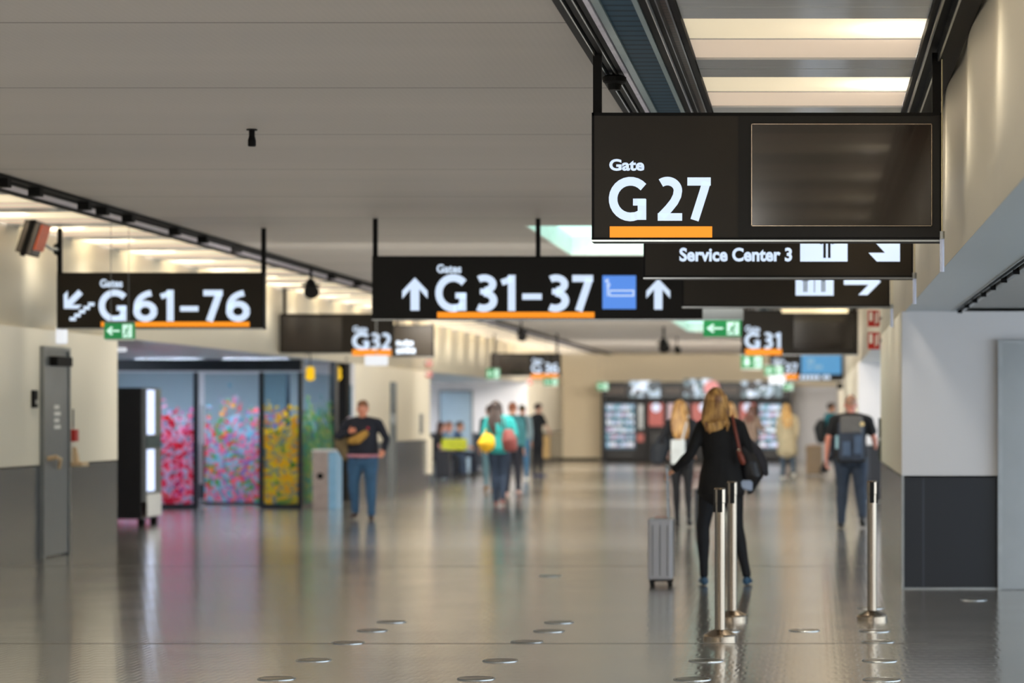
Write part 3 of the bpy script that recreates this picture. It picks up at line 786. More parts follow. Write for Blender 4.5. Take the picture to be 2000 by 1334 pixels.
exit_sign('green emergency sign under the orange bar of gate sign G 31', 45.2, 1447, 694, 1490, 720, kind='down')
exit_sign('green exit sign overlapping the figures of gate sign G 37', 56.1, 1493, 715, 1530, 733)
exit_sign('small green exit sign next to the far gate sign G 36', 57.9, 950, 720, 976, 740)
exit_sign('small green exit sign under the orange bar of gate sign G 36', 59.3, 1062, 739, 1090, 753)
exit_sign('tiny green exit sign at the upper corner of the black vending wall', 79.0, 1166, 747, 1188, 762)
exit_sign('tiny green exit sign below the pale lamp box of gate sign G 37', 78.0, 1530, 749, 1549, 762)
def lamp_box(label, d, x0, y0, x1, y1):
    a, c, e, g = P4(d, x0, y0, x1, y1)
    t = thing('emergency_lamp', label, 'lamp', ((a+c)/2, d, e))
    obj('light_face', rbox(a, c, d-.05, d+.05, e, g, .02), M['lamp'], t)
    obj('rod', C(((a+c)/2, d, g), ((a+c)/2, d, ZC), .006, n=8), M['alu'], t)
lamp_box('pale glowing lamp box hanging under gate sign G 32', 37.1, 713, 694, 757, 714)
lamp_box('pale glowing lamp box hanging in front of gate sign G 37', 55.2, 1502, 733, 1534, 750)
lamp_box('small pink-white lamp in front of the glass lounge header', 34.0, 213, 679, 246, 687)

# red fire point signs, standing out from the walls
def fire_sign(d, x0, y0, x1, y1, label, xwall):
    a, c, e, g = P4(d, x0, y0, x1, y1)
    t = thing('fire_sign', label, 'sign', ((a+c)/2, d, e), 'red fire signs')
    obj('panel', B(a, c, d-.012, d+.012, e, g), M['red'], t)
    W_, H_ = c-a, g-e
    bm = BM(); box(bm, a+W_*.12, a+W_*.38, d-.017, d-.012, e+H_*.35, g-H_*.1); box(bm, a+W_*.6, a+W_*.68, d-.017, d-.012, e+H_*.15, g-H_*.2); box(bm, a+W_*.76, a+W_*.88, d-.017, d-.012, e+H_*.25, g-H_*.1)
    obj('symbol', bm, M['whitep'], t)
    xa, xb = (c, xwall) if xwall > c else (xwall, a)
    if xb-xa > .01: obj('bracket', B(xa, xb, d-.008, d+.008, (e+g)/2-.02, (e+g)/2+.02), M['alu'], t)
fire_sign(28.4, 1695, 606, 1718, 638, 'upper red and white fire sign on the fluted wall beside gate sign G 31', XR+.01)
fire_sign(28.4, 1695, 649, 1718, 682, 'lower red and white fire sign on the fluted wall beside gate sign G 31', XR+.01)
fire_sign(52.5, 832, 703, 844, 716, 'upper small red fire sign beside the plain charcoal sign', XL-.02)
fire_sign(52.5, 832, 724, 844, 737, 'lower small red fire sign beside the plain charcoal sign', XL-.02)
fire_sign(68.0, 1645, 697, 1657, 712, 'far red fire sign beside the lit blue screen', XR+.01)
fire_sign(70.0, 1031, 739, 1039, 751, 'tiny red fire sign beside the end of gate sign G 36', XL-.02)

# ceiling fittings
d = 17.10; x, z = PX(492, d), ZC
t = thing('ceiling_camera', 'small black stub camera alone on the grey main ceiling', 'camera', (x, d, z-.11))
obj('mount_plate', C((x, d, z-.008), (x, d, z), .036, n=24), M['black'], t)
obj('stem', C((x, d, z-.05), (x, d, z-.008), .02, n=16), M['black'], t)
obj('lens_barrel', lathe((x, d, z-.115), [(.022, 0), (.027, .005), (.027, .04), (.02, .066)], 20), M['black'], t)
d = 14.12; x, z = PX(1200, d), PZ(160, d)
t = thing('ceiling_speaker', 'round black detector hanging on the rail trough over the G 27 sign', 'detector', (x, d, z-.05))
obj('disc', lathe((x, d, z), [(.05, -.012), (.064, 0), (.066, .025), (.05, .035)], 28), M['black'], t)
obj('lens_barrel', C((x, d, z-.045), (x, d, z-.01), .033, .04, n=20), M['black'], t)
obj('stem', C((x, d, z+.03), (x, d, ZC-.02), .012, n=10), M['black'], t)
def spot(label, d, px, py, s=1.0):
    x, z = PX(px, d), PZ(py, d)
    t = thing('ceiling_spotlight', label, 'spotlight', (x, d, z-.1))
    obj('stem', C((x, d, z), (x, d, ZC), .02*s, n=10), M['black'], t)
    obj('lamp_head', C((x+.03, d-.1, z-.08*s), (x-.02, d+.08, z+.06*s), .1*s, .06*s, n=16), M['black'], t)
    obj('yoke', B(x-.12*s, x+.12*s, d-.015, d+.015, z+.0, z+.03), M['black'], t)
spot('black spotlight under the rail beyond the G 61-76 sign', 33.0, 607, 560)
spot('black spotlight under the rail above gate sign G 36', 52.5, 1018, 652)
spot('black loudspeaker spotlight on the far grey ceiling', 56.1, 1296, 672, 1.3)
spot('smallest black spotlight on the far grey ceiling', 63.4, 1322, 681, .8)

# round floor box covers
i = 0
for (px, py) in ((540,1326),(613,1290),(680,1256),(727,1232),(765,1215),(930,1326),(977,1291),(1029,1254),(1072,1233),(1092,1216),(1352,1327),(1379,1291),(1415,1233),(1722,1328),(1718,1291),(1715,1254),(1708,1233),(1571,1232),(1902,1172),(1700,1188),(1075,1125)):
    dd = GY(py); x = PX(px, dd)
    t = thing('floor_box_cover', 'round steel cover set flush in the dark polished floor', 'floor cover', (x, dd, 0), 'round covers in the floor')
    obj('ring', lathe((x, dd, 0), [(.108, 0), (.108, .003), (.103, .006), (.098, .004)], 40), M['alu'], t)
    obj('cover', lathe((x, dd, 0), [(.096, 0), (.096, .0045)], 36), mat('floor_cover_steel', (120,112,102), .25, .9), t)
    i += 1
# barrier posts
def stanchion(label, px, py, py_top, turn):
    dd = GY(py); x = PX(px, dd); H_ = PZ(py_top, dd)
    t = thing('barrier_post', label, 'barrier post', (x, dd, 0), 'steel queue barrier posts')
    obj('base', lathe((x, dd, 0), [(.112, 0), (.112, .028), (.106, .04), (.06, .062), (.042, .07)], 48), M['steel'], t, smooth=False)
    obj('pole', C((x, dd, .06), (x, dd, H_-.1), .035, n=40), M['steel'], t, smooth=False)
    hd = obj('head', lathe((x, dd, H_-.1), [(.036, 0), (.038, .004), (.038, .09), (.034, .10)], 40), M['steel'], t)
    bm = BM()
    for k in range(2):
        a = turn+k*PI/2*1.0
        cx, cy = x+math.cos(a)*.034, dd+math.sin(a)*.034
        b2 = B(-.009, .009, -.016, .016, -.15, 0)
        bmesh.ops.transform(b2, matrix=Matrix.Translation((cx, cy, H_-.01)) @ Matrix.Rotation(a, 4, 'Z'), verts=b2.verts)
        me = bpy.data.meshes.new('q'); b2.to_mesh(me); bm.from_mesh(me); bpy.data.meshes.remove(me); b2.free()
    obj('belt_slot', bm, M['blackgl'], t)
stanchion('steel barrier post nearest the camera, with black belt slots', 1406, 1250, 953, -PI*.99)
stanchion('steel barrier post partly hidden behind another post, by the woman with the suitcase', 1430, 1211, 940, PI*1.02)
stanchion('steel barrier post standing alone near the dark wainscot corner', 1703, 1211, 939, -PI*.5)

# ------------------------------------------------------------------ left wall service door and bits
DX = XL+.0
dy0, dy1 = 26.5, 27.35
dr = struct('door_2', B(XL, XL+.03, dy0, dy1, .02, 2.0), mat('door_grey', (112,118,124), .3, .2, var=.03))
bm = BM(); box(bm, XL, XL+.045, dy0-.05, dy0, 0, 2.2); box(bm, XL, XL+.045, dy1, dy1+.05, 0, 2.2); box(bm, XL, XL+.045, dy0, dy1, 2.16, 2.2); box(bm, XL, XL+.02, dy0, dy1, 2.0, 2.16)
obj('door_frame', bm, M['greyp'], dr)
obj('door_closer', rbox(XL+.03, XL+.11, dy0+.2, dy1-.1, 2.0, 2.1, .01), M['black'], dr)
bm = BM(); cyl(bm, (XL+.03, dy0+.12, 1.03), (XL+.12, dy0+.12, 1.05), .025, n=12); cyl(bm, (XL+.12, dy0+.1, 1.05), (XL+.10, dy0+.34, 1.02), .022, n=12); cyl(bm, (XL+.1, dy0+.34, 1.02), (XL+.06, dy0+.42, .93), .02, n=12)
obj('handle', bm, M['beigeh'], dr)
bm = BM()
for k in range(4): box(bm, XL+.03, XL+.033, dy0+.35, dy0+.52+.05*(k % 2), 1.55-k*.07, 1.59-k*.07)
obj('notice', bm, M['whitep'], dr)
t = tag(obj('emergency_lamp', rbox(XL+.001, XL+.09, 27.0, 27.14, 2.24, 2.42, .02), M['lamp']), 'small glowing lamp above the grey service door', 'lamp')
t = thing('fire_alarm', 'red fire alarm box beside the grey service door', 'fire alarm', (XL+.05, 27.6, 1.18))
obj('call_box', rbox(XL, XL+.05, 27.55, 27.68, 1.2, 1.33, .006), M['red'], t)
obj('conduit', B(XL, XL+.015, 27.61, 27.63, 1.34, 1.55), M['greyp'], t)
t = thing('wall_intercom', 'dark slim wall device ahead of the grey service door', 'intercom', (XL+.03, 26.2, 1.6))
obj('housing', rbox(XL, XL+.03, 26.16, 26.30, 1.56, 1.74, .006), M['black'], t)
obj('button', B(XL+.03, XL+.036, 26.2, 26.26, 1.6, 1.64), M['alu'], t)
t = thing('hand_rest', 'cream moulded holder below the red fire alarm box', 'holder', (XL+.05, 27.65, .95))
obj('tray', rbox(XL, XL+.14, 27.5, 27.75, .93, .98, .01), M['beigeh'], t)
obj('prong', C((XL+.05, 27.6, .98), (XL+.03, 27.6, 1.14), .035, .02, n=12), M['beigeh'], t)

# vending machine seen from the side
dv = 34.2
xF = PX(285, 34.2)
t = thing('vending_machine', 'tall black vending machine seen from its side, next to the glass lounge', 'vending machine', (xF-.45, dv+.4, 0))
obj('cabinet', rbox(xF-.95, xF-.06, dv, dv+.82, .09, PZ(757, dv), .012), mat('machine_black', (24,23,25), .35), t)
obj('front_frame', B(xF-.06, xF, dv+.02, dv+.80, .32, PZ(757, dv)-.01), M['greyp'], t)
bm = BM(); box(bm, xF, xF+.01, dv+.05, dv+.42, 1.22, 1.82)
obj('display_window', bm, mat('vending_light', (220,228,255), .4, 0, 1.3, (205,220,255)), t)
bm = BM(); box(bm, xF, xF+.01, dv+.05, dv+.42, .46, 1.02)
obj('display_window', bm, mat('vending_light', (220,228,255), .4, 0, 1.3, (205,220,255)), t)
obj('control_panel', B(xF, xF+.01, dv+.05, dv+.76, 1.04, 1.2), mat('dark_teal_panel', (28,66,78), .3), t)
obj('side_window', B(xF, xF+.01, dv+.45, dv+.76, 1.22, 1.82), mat('grey_green_panel', (120,130,120), .4), t)
obj('delivery_flap', B(xF, xF+.012, dv+.05, dv+.76, .12, .42), M['whitep'], t)
for a in (xF-.85, xF-.12):
    for b in (dv+.08, dv+.72): obj('foot', B(a, a+.08, b-.04, b+.04, 0, .09), M['black'], t)
# ------------------------------------------------------------------ glass lounge
LY = 40.5
t = thing('smoking_lounge', 'glass lounge enclosure with printed blossoms in pink, blue and yellow', 'glass enclosure', (-10, LY, 0))
zt = PZ(727, LY)
xa, x1, x2, x3 = PX(228, LY), PX(383, LY), PX(511, LY), PX(587, LY)
dk = mat('charcoal_frame', (30,36,44), .3)
obj('header', B(-12.9, x3+.02, LY-.05, LY+.12, PZ(724, LY), PZ(702, LY)), dk, t)
bm = BM()
for x in (xa-.02, x1, x2): box(bm, x-.035, x+.035, LY-.04, LY+.04, 0, zt)
box(bm, x3-.03, x3+.03, LY-.04, LY+.04, 0, zt)
box(bm, xa, x1-.03, LY-.04, LY+.04, 0, .07); box(bm, x2+.03, x3, LY-.04, LY+.04, 0, .07)
obj('frame', bm, dk, t)
pink = [(150,90,160),(225,130,180),(196,200,220),(235,70,110),(215,40,80),(240,170,195),(120,170,190),(205,190,215),(225,60,50)]
mix_ = [(70,150,175),(150,190,205),(225,120,160),(120,190,210),(235,110,120),(150,120,180),(90,160,80),(225,60,60),(235,170,80)]
yel = [(90,150,90),(215,205,70),(190,180,110),(235,195,40),(120,150,160),(225,170,60),(240,215,60),(70,140,70)]
sid = [(90,50,110),(110,160,90),(60,140,80),(30,140,140),(180,170,60),(20,120,130)]
obj('printed_pane', B(xa, x1-.035, LY-.006, LY+.006, .07, zt), flower_mat('pink_blossom_film', pink, seed=1.3), t, label='pane printed with pink and red blossoms')
obj('printed_pane', B(x2+.035, x3-.03, LY-.006, LY+.006, .07, zt), flower_mat('yellow_blossom_film', yel, seed=7.7), t, label='pane printed with yellow and green blossoms')
dd = obj('sliding_door', B(x1-.2, x2+.1, LY+1.4, LY+1.412, .05, zt), flower_mat('mixed_blossom_film', mix_, seed=4.1), t, label='sliding pane printed with blue and pink blossoms')
bm = BM(); box(bm, x1-.2, x2+.1, LY+1.38, LY+1.43, 0, .05); box(bm, x2+.1, x2+.16, LY+1.38, LY+1.43, 0, zt)
obj('door_rail', bm, dk, dd)
obj('door_handle', C((PX(394, 41.9), LY+1.36, .35), (PX(394, 41.9), LY+1.36, 1.65), .03, n=12), M['alu'], dd)
# side pane, raked back along the concourse
obj('printed_pane', B(x3-.006, x3+.006, LY+.04, 43.2, .07, zt), flower_mat('green_blossom_film', sid, seed=2.2), t, label='side pane printed in purple, green and teal')
bm = BM(); box(bm, x3-.03, x3+.03, LY+.04, 43.2, 0, .07); box(bm, x3-.04, x3+.04, 43.2, 43.5, 0, ZS); obj('side_frame', bm, dk, t)
# fill panels added out of view to brighten the lounge
for k, (cx, cy) in enumerate(((-11.8, 41.3), (-10.4, 41.3), (-9.0, 41.3), (-12.0, 36.5))):
    q = thing('lounge_fill', 'added cool white fill panel out of view in the glass lounge ceiling', 'ceiling light', (cx, cy, ZS-.03), 'added fill panels around the glass lounge')
    obj('diffuser', B(cx-.5, cx+.5, cy-.15, cy+.15, ZS-.03, ZS-.015), mat('cool_fill_face', (225,238,255), .5, 0, 60, (215,232,255)), q)
    obj('frame', B(cx-.52, cx+.52, cy-.17, cy+.17, ZS-.015, ZS-.001), M['alu'], q)
# dark posts and doorway between lounge and wall
t = thing('access_gate', 'dark pillar and glass gate between the lounge and the cream wall', 'gate', (PX(668, 44.2), 44.2, 0))
obj('pillar', B(PX(655, 43.9), PX(676, 43.9), 43.9, 44.3, 0, ZS-.01), M['black'], t)
obj('pale_post', B(PX(642, 43.9), PX(654, 43.9), 43.9, 44.1, 0, ZS-.01), mat('taupe_post', (150,142,134), .4), t)
obj('gate_glass', B(PX(678, 44.3), XL-.0, 44.3, 44.32, 0, 2.0), M['lglass'], t)
# yellow round signs
for k, (px, d, lb) in enumerate(((606, 40.2, 'yellow figure-eight shaped sign hanging beside the charcoal lounge header'), (658, 43.85, 'yellow figure-eight shaped sign hanging over the dark pillar'))):
    t = thing('yellow_sign', lb, 'sign', (PX(px, d), d, PZ(742, d)))
    bm = BM()
    for py, r in ((724, 8.5), (735, 9)):
        cyl(bm, (PX(px, d), d-.02, PZ(py, d)), (PX(px, d), d+.02, PZ(py, d)), r*d/F, n=24)
    obj('panel', bm, M['yellow'], t)
    obj('hanger', C((PX(px, d), d, PZ(716, d)), (PX(px, d), d, 2.44), .008, n=8), M['black'], t)
    obj('bracket', B(PX(px, d)-.01 if PX(px, d) > -8 else PX(px, d)-.02, -7.985 if PX(px, d) < -8 else PX(px, d), d-.01, d+.01, 2.43, 2.45) if PX(px, d) < -8 else B(-8.0, PX(px, d), d-.01, d+.01, 2.43, 2.45), M['black'], t)
# litter bin / pedestal
d = 40.4
a, c, e, g = P4(d, 610, 882, 641, 993)
t = thing('litter_bin', 'tall beige litter bin with round opening and pale blue side, in front of the lounge', 'litter bin', ((a+c)/2, d, 0))
obj('body', rbox(a, c, d, d+.5, 0, g, .01), mat('beige_bin', (176,160,152), .45), t)
obj('side_panel', rbox(c+.001, c+.13, d+.01, d+.5, 0, g-.01, .01), mat('pale_blue_bin', (160,200,225), .3, 0, .25, (150,205,240)), t)
obj('opening', C(((a+c)/2, d-.006, PZ(930, d)), ((a+c)/2, d+.0, PZ(930, d)), .05, n=20), M['black'], t)
obj('lid', rbox(a-.01, c+.14, d-.01, d+.51, g-.0, g+.03, .008), M['whitep'], t)
# slim steel posts near wall
t = tag(obj('steel_post', B(PX(757, 46), PX(768, 46), 46, 46.1, 0, 1.05), M['greyp']), 'grey steel bollard in front of the dark wainscot behind the man in jeans', 'bollard')
# narrow door leaf in wall B
dr = struct('door_3', B(XL, XL+.03, 48.3, 48.9, .0, 2.1), mat('blue_grey_door', (90,104,112), .35, var=.04))
obj('handle', B(XL+.03, XL+.08, 48.4, 48.44, 1.3, 1.5), M['alu'], dr)
t = tag(obj('wall_device', rbox(XL+.001, XL+.04, 51.9, 52.15, 1.1, 1.5, .01), M['greyp']), 'grey flat device near the end of the cream wall', 'wall device')
t = tag(obj('guard_post', B(XL+.002, XL+.06, 52.9, 53.28, .25, 1.0), M['cream']), 'cream corner guard at the end of the cream wall', 'corner guard')
# steel door and white face of the second bay
dr = struct('door_4', B(PX(862, 71.5), PX(920, 71.5), 71.43, 71.49, 0, PZ(766, 71.5)), mat('bay_steel_door', (150,168,178), .35, .4, var=.04))
obj('door_frame', B(PX(858, 71.5), PX(924, 71.5), 71.45, 71.494, 0, PZ(762, 71.5)), M['greyp'], dr)
# cool fill panels added behind the wall blocks to light the bay
for k, cy in enumerate((57.0, 62.0, 67.0)):
    q = thing('bay_fill', 'added cool white fill panel out of view in the seating bay ceiling', 'ceiling light', (-11.5, cy, ZS-.03), 'added fill panels over the seating bay')
    obj('diffuser', B(-12.1, -10.9, cy-.25, cy+.25, ZS-.03, ZS-.015), mat('cool_fill_face', (225,238,255), .5, 0, 60, (215,232,255)), q)
    obj('frame', B(-12.12, -10.88, cy-.27, cy+.27, ZS-.015, ZS-.001), M['alu'], q)
# light over gate G31
t = thing('tube_light', 'warm tube light above gate sign G 31', 'tube light', (PX(1590, 36.2), 36.2, PZ(612, 36.2)))
obj('tube', B(PX(1527, 36.2), PX(1656, 36.2), 36.17, 36.23, PZ(611, 36.2), PZ(603, 36.2)), mat('warm_tube', (250,232,190), .5, 0, 1.0, (250,228,180)), t)
for px in (1535, 1648): obj('hanger', C((PX(px, 36.2), 36.2, PZ(603, 36.2)), (PX(px, 36.2), 36.2, ZC-.02), .006, n=8), M['black'], t)
# handrail on near right wall
t = thing('wall_post', 'slim dark green vertical rail at the end of the near wall', 'rail', (XR-.02, 28.85, .97))
obj('rail', B(XR-.03, XR-.001, 28.6, 28.7, .98, 1.45), mat('dark_green_metal', (40,52,46), .4), t)
obj('clip', B(XR-.04, XR-.001, 28.58, 28.72, 1.2, 1.23), M['alu'], t)
# small black device on far right wall
t = tag(obj('wall_speaker', rbox(.6, .74, 66, 66.2, 2.13, 2.3, .02), M['black']), 'small black device on the far wall below the lit blue screen', 'wall device')

# ------------------------------------------------------------------ vending wall at the end
VY_ = 80.0
def vbox(x0, y0, x1, y1, f, b): 
    a, c, e, g = P4(VY_, x0, y0, x1, y1); return B(a, c, VY_-f, VY_+b, max(0, e), g)
t = thing('vending_wall', 'black vending kiosk surround with picture header across the end wall', 'kiosk', (PX(1360, VY_), VY_, 0))
bm = BM(); 
a0, a1 = PX(1175, VY_), PX(1546, VY_)
box(bm, a0, a1, VY_+.7, YE-.06, 0, PZ(746, VY_)); box(bm, a0, a1, VY_-.1, VY_+.7, PZ(779, VY_), PZ(746, VY_)); box(bm, a0, a0+.06, VY_-.1, VY_+.7, 0, PZ(779, VY_)); box(bm, a1-.06, a1, VY_-.1, VY_+.7, 0, PZ(779, VY_))
obj('surround', bm, M['blackgl'], t)
def speckle(name, cols, scale, e):
    m = bpy.data.materials.new(name); m.use_nodes = True
    nt = m.node_tree; L = nt.links.new; b = nt.nodes['Principled BSDF']
    tc = nt.nodes.new('ShaderNodeTexCoord'); vo = nt.nodes.new('ShaderNodeTexVoronoi'); vo.inputs['Scale'].default_value = scale
    L(tc.outputs['Object'], vo.inputs['Vector']); s_ = nt.nodes.new('ShaderNodeSeparateColor'); L(vo.outputs['Color'], s_.inputs[0])
    rp = nt.nodes.new('ShaderNodeValToRGB'); rp.color_ramp.interpolation = 'CONSTANT'; L(s_.outputs[0], rp.inputs[0])
    for i_, c in enumerate(cols):
        el = rp.color_ramp.elements[i_] if i_ < 2 else rp.color_ramp.elements.new(i_/len(cols))
        el.position = i_/len(cols); el.color = (*lin(c), 1)
    L(rp.outputs[0], b.inputs['Base Color']); L(rp.outputs[0], b.inputs['Emission Color']); b.inputs['Emission Strength'].default_value = e
    return m
pic = speckle('header_pictures', [(60,70,80),(150,170,190),(200,215,235),(90,110,120),(40,40,44)], 5, .55)
for k, (x0, x1) in enumerate(((1228, 1290), (1336, 1392), (1448, 1496), (1496, 1528))):
    obj('header_picture', vbox(x0, 744 if k != 1 else 740, x1, 776, .115, -.1), pic, t)
bm = BM()
for (x0, x1, y0, y1) in ((1186, 1226, 756, 770), (1300, 1332, 758, 768), (1412, 1444, 756, 768)):
    n = int((x1-x0)/6)
    for j in range(n):
        q = P4(VY_, x0+j*6, y0, x0+j*6+3.5, y1); box(bm, q[0], q[1], VY_-.112, VY_-.1, q[2], q[3])
obj('header_mark', bm, mat('dim_bronze_marks', (120,100,88), .5, 0, .12), t)
obj('pink_picture', C((PX(1390, VY_), VY_-.13, PZ(758, VY_)), (PX(1390, VY_), VY_-.1, PZ(758, VY_)), 15*VY_/F, n=24), mat('pink_glow', (235,150,150), .5, 0, .6, (235,150,150)), t)
shelf_cols = [(150,190,220),(120,170,190),(200,210,235),(90,130,150),(190,150,180),(225,230,240)]
shelf_m = speckle('bottle_labels', shelf_cols, 9, .5)
def machine(label, x0, x1, kind):
    q = thing('snack_machine', label, 'vending machine', (PX((x0+x1)/2, VY_), VY_+.3, 0), None)
    obj('cabinet', vbox(x0, 783, x1, 899, .0, .68), mat('machine_black2', (20,18,19), .5, spec=.2), q)
    if kind == 'glass':
        w_ = (x1-x0); gx0, gx1 = x0+w_*.04, x0+w_*.74
        pn = obj('product_window', vbox(gx0, 788, gx1, 877, .012, 0), mat('window_backlight', (70,110,135), .4, 0, .35, (80,125,150)), q)
        for r_ in range(6):
            yy = 800+r_*14.5
            bm = BM(); z = PZ(yy, VY_)
            box(bm, PX(gx0+.5, VY_), PX(gx1-.5, VY_), VY_-.06, VY_-.013, z-.03, z-.01)
            obj('shelf', bm, M['black'], q)
            bm = BM(); n = 9
            for j in range(n):
                bx_ = PX(gx0+2+(gx1-gx0-4)*(j+.5)/n, VY_)
                cyl(bm, (bx_, VY_-.04, z-.008), (bx_, VY_-.04, z+.11), .035, n=8); cyl(bm, (bx_, VY_-.04, z+.11), (bx_, VY_-.04, z+.15), .03, .012, n=8)
            o_ = obj('product_row', bm, shelf_m, q); 
        obj('coin_panel', vbox(x0+w_*.82, 790, x0+w_*.93, 838, .012, 0), M['greyp'], q)
        obj('red_panel', vbox(x0+w_*.78, 847, x0+w_*.95, 863, .014, 0), mat('red_panel', (190,60,40), .4, 0, .2), q)
        obj('delivery_flap', vbox(gx0+3, 882, gx1-3, 892, .014, 0), M['blackgl'], q)
    else:
        obj('picture_panel', vbox(x0+3, 788, x1-3, 832, .012, 0), mat('red_picture', (190,50,30), .4, 0, .3, (200,50,30)) if kind == 'red' else mat('pale_picture', (205,175,185), .4, 0, .35, (215,180,190)), q)
        obj('badge', C((PX((x0+x1)/2, VY_), VY_-.03, PZ(796, VY_)), (PX((x0+x1)/2, VY_), VY_-.012, PZ(796, VY_)), .14, n=20), mat('pale_badge', (215,220,245), .5, 0, .8, (210,220,245)), q)
        obj('cup_bay', vbox(x0+8, 845, x1-8, 866, .012, 0), M['blackgl'], q)
machine('far vending machine with lit shelves of drinks beside the beige end wall', 1179, 1262, 'glass')
machine('red coffee machine between lit drinks machine and pale snack machine', 1264, 1299, 'red')
machine('pale pictured machine behind the blonde woman with white tote', 1301, 1346, 'pale')
machine('red machine hidden behind the woman with the suitcase', 1348, 1400, 'red')
machine('second red machine above the brown-coated traveller', 1442, 1478, 'red')
machine('far vending machine with lit shelves next to the grey wall', 1480, 1543, 'glass')

# ------------------------------------------------------------------ people
def ring_loft(bm, secs, xdir=(1, 0, 0), n=14, cap=True):
    """secs: (x, y, z, rx, ry) along a line; elliptical sections, rounded ends"""
    P = [Vector(s[:3]) for s in secs]; R = [(s[3], s[4]) for s in secs]
    if cap:
        t0 = (P[1]-P[0]).normalized(); t1 = (P[-1]-P[-2]).normalized()
        P = [P[0]-t0*min(R[0])*.75, P[0]-t0*min(R[0])*.45] + P + [P[-1]+t1*min(R[-1])*.45, P[-1]+t1*min(R[-1])*.75]
        R = [(R[0][0]*.35, R[0][1]*.35), (R[0][0]*.8, R[0][1]*.8)] + R + [(R[-1][0]*.8, R[-1][1]*.8), (R[-1][0]*.35, R[-1][1]*.35)]
    rings = []; xd = Vector(xdir)
    for i, p in enumerate(P):
        t = (P[min(i+1, len(P)-1)]-P[max(i-1, 0)]).normalized()
        u = xd-t*xd.dot(t)
        if u.length < .2: u = Vector((0, 1, 0))-t*t.y
        u.normalize(); v = t.cross(u)
        rings.append([bm.verts.new(p+u*math.cos(a)*R[i][0]+v*math.sin(a)*R[i][1]) for a in [2*PI*k/n for k in range(n)]])
    for a, b in zip(rings, rings[1:]):
        for k in range(n): bm.faces.new((a[k], a[(k+1) % n], b[(k+1) % n], b[k]))
    bm.faces.new(rings[0][::-1]); bm.faces.new(rings[-1])
def limb(bm, pts, n=12):
    """pts: (Vector, r) with the joints' radii; extra sections keep muscles full"""
    ring_loft(bm, [(*p, r, r) for p, r in pts], n=n)
def ball(bm, c, rx, ry, rz):
    m4 = Matrix.Translation(c) @ Matrix.Diagonal((rx, ry, rz, 1))
    bmesh.ops.create_uvsphere(bm, u_segments=16, v_segments=10, radius=1, matrix=m4)
TMP = bpy.data.scenes.new('workbench')
def fuse(name, bm, voxel, m, parent, smooth=6, rough=0.0, world=False, label=None):
    """unite overlapping volumes into one continuous skin"""
    bmesh.ops.recalc_face_normals(bm, faces=bm.faces)
    me = bpy.data.meshes.new(name); bm.to_mesh(me); bm.free()
    o = bpy.data.objects.new('tmp', me); TMP.collection.objects.link(o)
    r = o.modifiers.new('r', 'REMESH'); r.mode = 'VOXEL'; r.voxel_size = voxel; r.use_smooth_shade = True
    s_ = o.modifiers.new('s', 'SMOOTH'); s_.iterations = smooth; s_.factor = .5
    TMP.view_layers[0].update(); dg = TMP.view_layers[0].depsgraph
    out = bpy.data.meshes.new_from_object(o.evaluated_get(dg)); bpy.data.objects.remove(o); bpy.data.meshes.remove(me)
    if rough:
        for v in out.vertices:
            f_ = noise.noise(Vector((v.co.x*9, v.co.y*9, v.co.z*5)))+.5*noise.noise(Vector((v.co.x*22, v.co.y*22, v.co.z*9)))
            v.co += v.normal*f_*rough
    out.name = name
    out.materials.clear()
    return obj(name, out, m, parent, world=world, smooth=True, label=label)

def hand_bm(bm, wr, d, side, curl=.5, nrm=None, s=1.0):
    """palm, four bent fingers and thumb. wr wrist point, d pointing direction, side towards the thumb"""
    d = Vector(d).normalized(); sd = Vector(side); sd = (sd-d*sd.dot(d)).normalized(); nr = d.cross(sd) if nrm is None else Vector(nrm)
    nr = (nr-d*nr.dot(d)-sd*nr.dot(sd)).normalized()
    wr = Vector(wr)
    ring_loft(bm, [(*(wr-d*.01), .026*s, .019*s), (*(wr+d*.035*s), .036*s, .016*s), (*(wr+d*.085*s), .040*s, .014*s)], xdir=tuple(sd), n=12)
    for k, (off, ln) in enumerate(((.029, .072), (.010, .080), (-.010, .074), (-.029, .058))):
        p = wr+d*.082*s+sd*off*s; a = curl*.5; pr = .0088*s
        pts = [(p, pr)]
        for j, f_ in enumerate((.45, .32, .23)):
            dirn = d*math.cos(a)+nr*math.sin(a)
            p = p+dirn*ln*f_*s; pr *= .93; pts.append((p.copy(), pr)); a += curl*.9
        limb(bm, pts, 8)
    p = wr+d*.025*s+sd*.03*s
    p2 = p+(sd*.75+d*.75).normalized()*.035*s+nr*.006; p3 = p2+(d*.9+sd*.25+nr*curl*.7).normalized()*.034*s
    limb(bm, [(p, .0125*s), (p2, .011*s), (p3, .0085*s)], 8)

